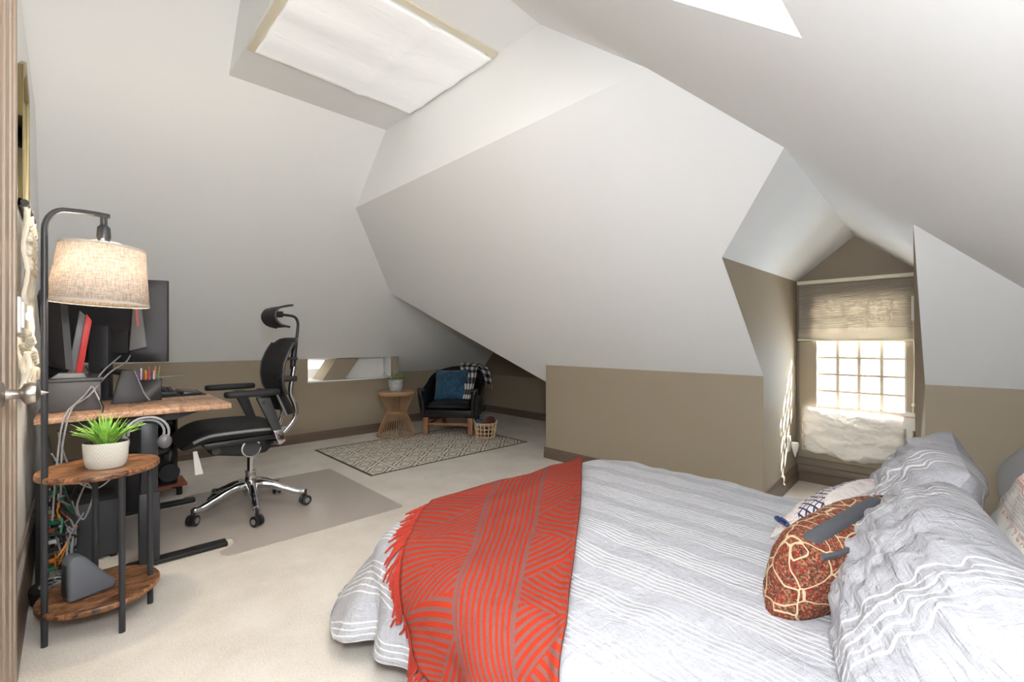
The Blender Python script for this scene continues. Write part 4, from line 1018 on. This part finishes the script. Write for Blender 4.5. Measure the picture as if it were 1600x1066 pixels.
m.grid(lambda u, v: cush(u, v, 1), 20, 20); m.grid(lambda u, v: cush(u, v, 0), 20, 20, flip=True); m.build('seat_cushion', M['leather'], t, sharp=False)
# barrel back: horseshoe path from front-left arm round the back to front-right arm
def horse(s):      # s 0..1 -> x, y, top height
    if s < .3: f_ = s/.3; return (-.29, lerp(-.30, .02, f_), lerp(.50, .60, f_**1.4))
    if s > .7: f_ = (1-s)/.3; return (.29, lerp(-.30, .02, f_), lerp(.50, .60, f_**1.4))
    a = PI*(1-(s-.3)/.4); h = .60+.165*math.sin(a)**.8
    return (.29*math.cos(a), .02+.27*math.sin(a), h)
def brl(u, v, inner):
    x, y, h = horse(u); c = Vector((x, y-.02, 0)); nrm = Vector((x, max(0, y-.02), 0)); nrm = nrm.normalized() if nrm.length else Vector((1, 0, 0))
    z = lerp(.20, h, v); th = .036*(1-max(0, (v-.85)/.15)**2*.9)
    off = nrm*(th if not inner else -th)+nrm*.05*v
    return Vector((x, y, z))+off+Vector((0, .05*v*max(0, y/.3), 0))
m = MB(AX); m.grid(lambda u, v: brl(u, v, False), 60, 14); m.grid(lambda u, v: brl(u, v, True), 60, 14, flip=True)
m.grid(lambda u, v: brl(0, u, v > .5), 6, 1); m.grid(lambda u, v: brl(1, u, v > .5), 6, 1, flip=True)
m.build('barrel_back', M['leather'], t, sharp=False)
for s in (-1, 1):
    m = MB(AX)
    m.tube(spline([(s*.30, -.315, .22), (s*.295, -.325, .32), (s*.30, -.33, .40), (s*.315, -.35, .47), (s*.325, -.345, .51)], 5), .021, 10)
    m.tube([(s*.355, -.325, .515), (s*.275, -.325, .515)], .030, 16); m.build('arm_scroll', plain('carved_black_wood', (34, 32, 32), .3, nscale=60, nstr=.5, ndist=.01) if s < 0 else bpy.data.materials['carved_black_wood'], t)
# blue cushion on the armchair
def pillow(xf, w, h, d, nu=28, n=2.6, wr=.004, seed=0, uvs=None, pinch=.06):
    m = MB(xf)
    def fn(u, v, s):
        a, b = 2*u-1, 2*v-1
        e = max(0, (1-abs(a)**n)*(1-abs(b)**n))**.55
        px = a*w/2*(1-pinch*(1-abs(b)**2)*abs(a)**3*1.0); pz = b*h/2*(1-pinch*(1-abs(a)**2)*abs(b)**3)
        k = wr*(1.3*nz((a*w*6+seed+b*h*3, b*h*9, s*3), 1.0)+.35*nz((a*w*26+seed, b*h*20, s*7), 1.0)+.6*nz((a*w*14+seed, b*h*14, s*5), 1.0))*e*1.2
        return Vector((px, s*(d/2*e+k), pz))
    uvf = uvs or (lambda u, v: (u*w, v*h))
    m.grid(lambda u, v: fn(u, v, -1), nu, nu, uvf); m.grid(lambda u, v: fn(u, v, 1), nu, nu, uvf, flip=True)
    return m
xf = AX @ Matrix.Translation((-.045, .02, .545)) @ Matrix.Rotation(math.radians(-20), 4, 'X') @ Matrix.Rotation(math.radians(-2), 4, 'Y')
tag(pillow(xf, .42, .40, .13, wr=.006).build('throw_pillow', M['velvet'], sharp=False), 'blue velvet throw pillow propped on the black armchair', 'pillow')
# checked throw over the right shoulder of the chair
path = [(.185, -.16, .405), (.19, -.05, .52), (.17, .09, .67), (.13, .21, .755), (.14, .29, .805), (.18, .335, .80), (.225, .375, .75), (.25, .395, .65), (.26, .40, .56)]
ps = spline(path, 5)
def thr(u, v):
    k = v*(len(ps)-1); i = min(int(k), len(ps)-2); p = ps[i].lerp(ps[i+1], k-i)
    w_ = lerp(.09, .27, min(1, max(0, v*2.6-.25))); dx2 = (u-.5)*w_
    q = p+Vector((dx2, -.10*dx2*v*1.2, -.30*max(0, dx2)*(v > .3)*v+.012*nz((u*4, v*6, 2), 1.5)))
    return q
m = MB(AX).grid(thr, 14, 40, lambda u, v: (u*.36, v*1.0))
t = thing('checked_throw', 'black and white checked throw draped over the armchair back', 'throw blanket', AX @ Vector((.2, .3, .5)))
m.build('cloth', M['plaid'], t, solid=.008, sharp=False)
m = MB(AX)
for i in range(9):
    a = thr(i/8, 1); m.tube([a, a+Vector((.003*math.sin(i*4), .004, -.03)), a+Vector((.006*math.sin(i*7), .006, -.055))], .004, 6)
m.build('fringe', M['cord'], t)
# basket with yarn
BX, BY = 3.345, 3.935
t = thing('cane_basket', 'small open-weave cane basket on rug beside the armchair', 'basket', (BX, BY, .009))
def br(z): return lerp(.098, .122, z/.17)
m = MB().lathe([(.001, .011), (.096, .011), (.096, .018), (.001, .018)], (BX, BY, 0), 30); m.build('basket_floor', M['basketm'], t)
for z in (.018, .062, .108, .155, .172): MB().tube([(BX+br(z)*math.cos(a), BY+br(z)*math.sin(a), z+.006) for a in [2*PI*k/40 for k in range(40)]], .0062, 6, closed=True).build('hoop', M['basketm'], t)
for k in range(16):
    a = 2*PI*k/16; MB().tube([(BX+(br(z)+.003)*math.cos(a), BY+(br(z)+.003)*math.sin(a), z+.01) for z in (.0, .06, .11, .172)], .006, 6).build('stake', M['basketm'], t)
for s in (-1, 1):
    c0 = Vector((BX, BY, 0)); dv = ux*s
    MB().tube(spline([c0+dv*.124+uy*-.03+Vector((0, 0, .175)), c0+dv*.135+Vector((0, 0, .205)), c0+dv*.124+uy*.03+Vector((0, 0, .175))], 6), .005, 8).build('handle', M['basketm'], t)
def yarnm(nm, c):
    t_ = NT(nm); f_ = t_.new('ShaderNodeTexWave'); t_.link(t_.obj(), f_.inputs['Vector']); f_.inputs['Scale'].default_value = 40; f_.inputs['Distortion'].default_value = 3
    t_.base(t_.ramp(f_.outputs['Fac'], [(.2, tuple(int(x*.72) for x in c)), (.8, c)]), .95); t_.bump(f_.outputs['Fac'], .6, .006); return t_.m
ys = [('blue', (44, 104, 156), (-.065, -.02, .178), .043, 'blue yarn ball at left rim of the cane basket'), ('brown', (120, 78, 70), (.0, -.03, .180), .047, 'dusty brown yarn ball in the middle of the basket'), ('maroon', (104, 52, 52), (.062, .0, .200), .050, 'dark maroon yarn ball rising at right of the basket'), ('rust', (150, 88, 60), (.02, .055, .185), .046, 'rust coloured yarn ball at the back of the basket'),
      ('tan', (160, 104, 74), (-.045, .0, .062), .045, 'tan yarn ball low behind the left basket openings'), ('umber', (92, 52, 40), (.045, -.025, .065), .046, 'umber yarn ball low behind the right basket openings'), ('sienna', (146, 84, 54), (0, .05, .066), .045, 'sienna yarn ball low at the back of the basket')]
for nm, c, (a, b_, z), r, lb in ys:
    p = Vector((BX, BY, z))+ux*a+uy*b_
    tag(MB().ball(p, r, 18).build('yarn_ball', yarnm('yarn_'+nm, c)), lb, 'yarn ball')

# ================================================================== THE BED
X0, X1, Y0, Y1, RC, TOP, RA = .86, 2.40, -.35, 1.64, .22, .375, .12
t = thing('bed', 'low bed with mattress hidden under the striped duvet', 'bed', (1.6, .6, 0))
MB().box(.90, 2.36, -.40, 1.57, .04, .14).build('bed_frame', M['legwood'], t, bevel=.01)
for x in (.95, 2.31):
    for y in (-.32, 1.48): MB().box(x-.03, x+.03, y-.03, y+.03, 0, .04).build('leg', M['legwood'], t)
MB().box(.885, 2.375, -.42, 1.60, .14, .345).build('mattress', M['white'], t, bevel=.05, seg=4)
def drape(px, py, lift=0.):
    cx, cy = (X0+X1)/2, (Y0+Y1)/2; hx, hy = (X1-X0)/2-RC, (Y1-Y0)/2-RC
    dx, dy = px-cx, py-cy; sx = 1 if dx >= 0 else -1; sy = 1 if dy >= 0 else -1
    qx, qy = abs(dx)-hx, abs(dy)-hy; mx, my = max(qx, 0), max(qy, 0); l = math.hypot(mx, my)
    d = l+min(max(qx, qy), 0)-RC
    puff = .012*nz((px, py, 0), 2.2)+.010*nz((px*1.0, py*2.4, 4), 3.0)+.004*nz((px, py*1.5, 9), 9)
    if d <= 0: return Vector((px, py, TOP+lift+puff))
    gx, gy = mx/l*sx, my/l*sy; bx, by = px-gx*d, py-gy*d
    th = min(d/RA, 1.42); d = min(d, .37); L = max(0, d-1.42*RA); corner = 2*abs(gx*gy)
    tang = (px*(-gy)+py*gx)
    fold = .028*math.sin(tang*17+2*math.sin(tang*5))*min(1, L/.12)
    out = RA*math.sin(th)+L*(.18+.55*corner)+(lift+puff+fold)*math.sin(th); dn = RA*(1-math.cos(th))+L*.97
    return Vector((bx+gx*out, by+gy*out, max(.006, TOP-dn+(lift+puff)*math.cos(th))))
FX0, FX1, FY0, FY1 = .50, 2.72, -.42, 1.99
m = MB().grid(lambda u, v: drape(lerp(FX0, FX1, u), lerp(FY0, FY1, v)), 150, 160, lambda u, v: (lerp(FX0, FX1, u), lerp(FY0, FY1, v)))
tag(m.build('duvet', M['duvet'], solid=.012, sharp=False), 'pale grey duvet with white woven stripes covering the low bed', 'duvet')
# red throw over the foot corner
Lc = spline([(p[0], p[1], 0) for p in [(1.42, 1.95), (1.30, 1.80), (1.16, 1.70), (1.0, 1.58), (.85, 1.42), (.755, 1.30), (.69, 1.22), (.63, 1.13), (.58, 1.02), (.52, .90), (.47, .78)]], 8)
Rc = spline([(p[0], p[1], 0) for p in [(2.42, 1.95), (2.30, 1.80), (2.16, 1.66), (1.95, 1.50), (1.72, 1.325), (1.456, 1.13), (1.22, .965), (1.02, .825), (.87, .715), (.74, .62), (.58, .50)]], 8)
NN = len(Lc)-1
def tflat(u, v):
    k = v*NN; i = min(int(k), NN-1); f_ = k-i; a = Lc[i].lerp(Lc[i+1], f_); b_ = Rc[i].lerp(Rc[i+1], f_); return a.lerp(b_, u)
def tpos(u, v):
    p = tflat(u, v); rip = .010*max(0, math.sin(u*9+v*5))*1.0
    return drape(p.x, p.y, .020+rip*.6+.012*math.exp(-((u-1)/.04)**2))
t = thing('red_throw', 'red and mauve woven throw with fringe across the bed foot', 'throw blanket', (1.2, 1.2, .39))
m = MB().grid(tpos, 50, 110, lambda u, v: (u, v*1.9)); m.build('cloth', M['throw'], t, solid=.010, sharp=False)
rnd = random.Random(9); m = MB()
for i in range(120):
    v = lerp(.14, .99, i/119); p = tflat(0, v); q = tflat(.06, v); dv = (p-q); dv.z = 0; dv.normalize()
    d0 = tflat(0, min(1, v+.01))-tflat(0, max(0, v-.01)); d0.normalize(); dv = (dv*.9+d0*rnd.uniform(-.15, .75)).normalized()
    L = rnd.uniform(.07, .105); pts = []
    for k in range(6):
        s = k/5*L; w_ = rnd.uniform(-.004, .004); pp = p+dv*s+d0*w_; pts.append(drape(pp.x, pp.y, .020-.004*k/5+.003*rnd.random()))
    m.tube(pts, [.0048, .005, .0048, .0045, .004, .003], 6)
fr = m.build('fringe', M['fringe'], t); fr['kind'] = 'stuff'

# pillows
def leanx(cx, cy, cz, lean, yaw=0, roll=0):
    return Matrix.Translation((cx, cy, cz)) @ Matrix.Rotation(yaw, 4, 'Z') @ Matrix.Rotation(lean, 4, 'X') @ Matrix.Rotation(roll, 4, 'Y')
def sham(xf, w, h, d, seed):
    m = pillow(xf, w, h, d, 44, 3.0, .017, seed, lambda u, v: (u*w, v*h), .03)
    return m
t = thing('sham_pillow', 'nearest grey pillow in white-striped sham, largest on the bed', 'pillow', (1.42, .12, .38))
xf = leanx(1.46, .105, .50, math.radians(42), math.radians(14), math.radians(-2))
sham(xf, .88, .44, .28, 0).build('cover', M['sham'], t, sharp=False)
t = thing('sham_pillow', 'grey striped sham pillow standing near the window side', 'pillow', (2.15, .17, .38))
xf = leanx(2.12, .17, .545, math.radians(28), math.radians(8), math.radians(-4))
sham(xf, .60, .44, .24, 5).build('cover', M['sham'], t, sharp=False)
# paisley lumbar cushion
xf = leanx(1.635, .315, .472, math.radians(18), math.radians(-9), math.radians(-1))
t = thing('lumbar_cushion', 'red paisley cushion with slate grey band leaning on striped pillow', 'cushion', (1.6, .3, .39))
m = pillow(xf, .64, .24, .20, 36, 3.4, .003, 3, None, .02); m.build('cover', M['paisley'], t, sharp=False)
def csurf(x, zf):     # y of the cushion's near face at local x, z = zf * half height
    e = max(0, (1-abs(x/.32)**3.4)*(1-abs(zf)**3.4))**.55
    return -.10*e
m = MB(xf); m.tube([(lerp(-.27, .27, i/20), .004, .116-.010*abs(2*i/20-1)**4) for i in range(21)], [.007]+[.0135+.0018*(i % 2) for i in range(19)]+[.007], 10, flat=1.5); m.build('tufted_band', M['greyband'], t)
m = MB(xf); m.tube([(lerp(-.27, .27, i/20), csurf(lerp(-.27, .27, i/20), .86), .86*.12) for i in range(21)], .0075, 8); m.build('piping', M['greyband'], t)
# navy-print cushion with tassel behind it
xf = leanx(2.06, .40, .470, math.radians(48), math.radians(-12), 0)
t = thing('tassel_cushion', 'cream cushion with navy cross print and navy corner tassel', 'cushion', (2.0, .4, .39))
pillow(xf, .50, .30, .13, 28, 2.6, .004, 8, None, .05).build('cover', M['cross'], t, sharp=False)
m = MB(); c0 = Vector((1.85, .485, .425))
for i in range(16):
    a = i*2.4; m.tube([c0, c0+Vector((-.02, .012, .02))+Vector((math.cos(a), math.sin(a), 0))*.006, c0+Vector((-.05, .02, .03+.008*math.sin(a)))+Vector((math.cos(a), math.sin(a), .5))*.02], .0045, 6)
m.ball(c0, .012, 10); m.build('tassel', M['navy'], t)
# white/orange woven pillow and the grey cushion at the head
xf = leanx(1.93, -.12, .60, math.radians(24), math.radians(3), 0)
t = thing('woven_pillow', 'white and orange woven pillow behind the striped shams', 'pillow', (2.0, -.1, .38))
pillow(xf, .62, .44, .17, 30, 3, .006, 12).build('cover', M['woven'], t, sharp=False)
xf = leanx(2.78, -.14, .52, math.radians(25), math.radians(20), math.radians(-35))
t = thing('grey_cushion', 'plain smooth grey cushion leaning at head of the bed', 'cushion', (2.6, 0, .38))
pillow(xf, .50, .36, .12, 24, 3, .003, 2).build('cover', M['greyfab'], t, sharp=False)
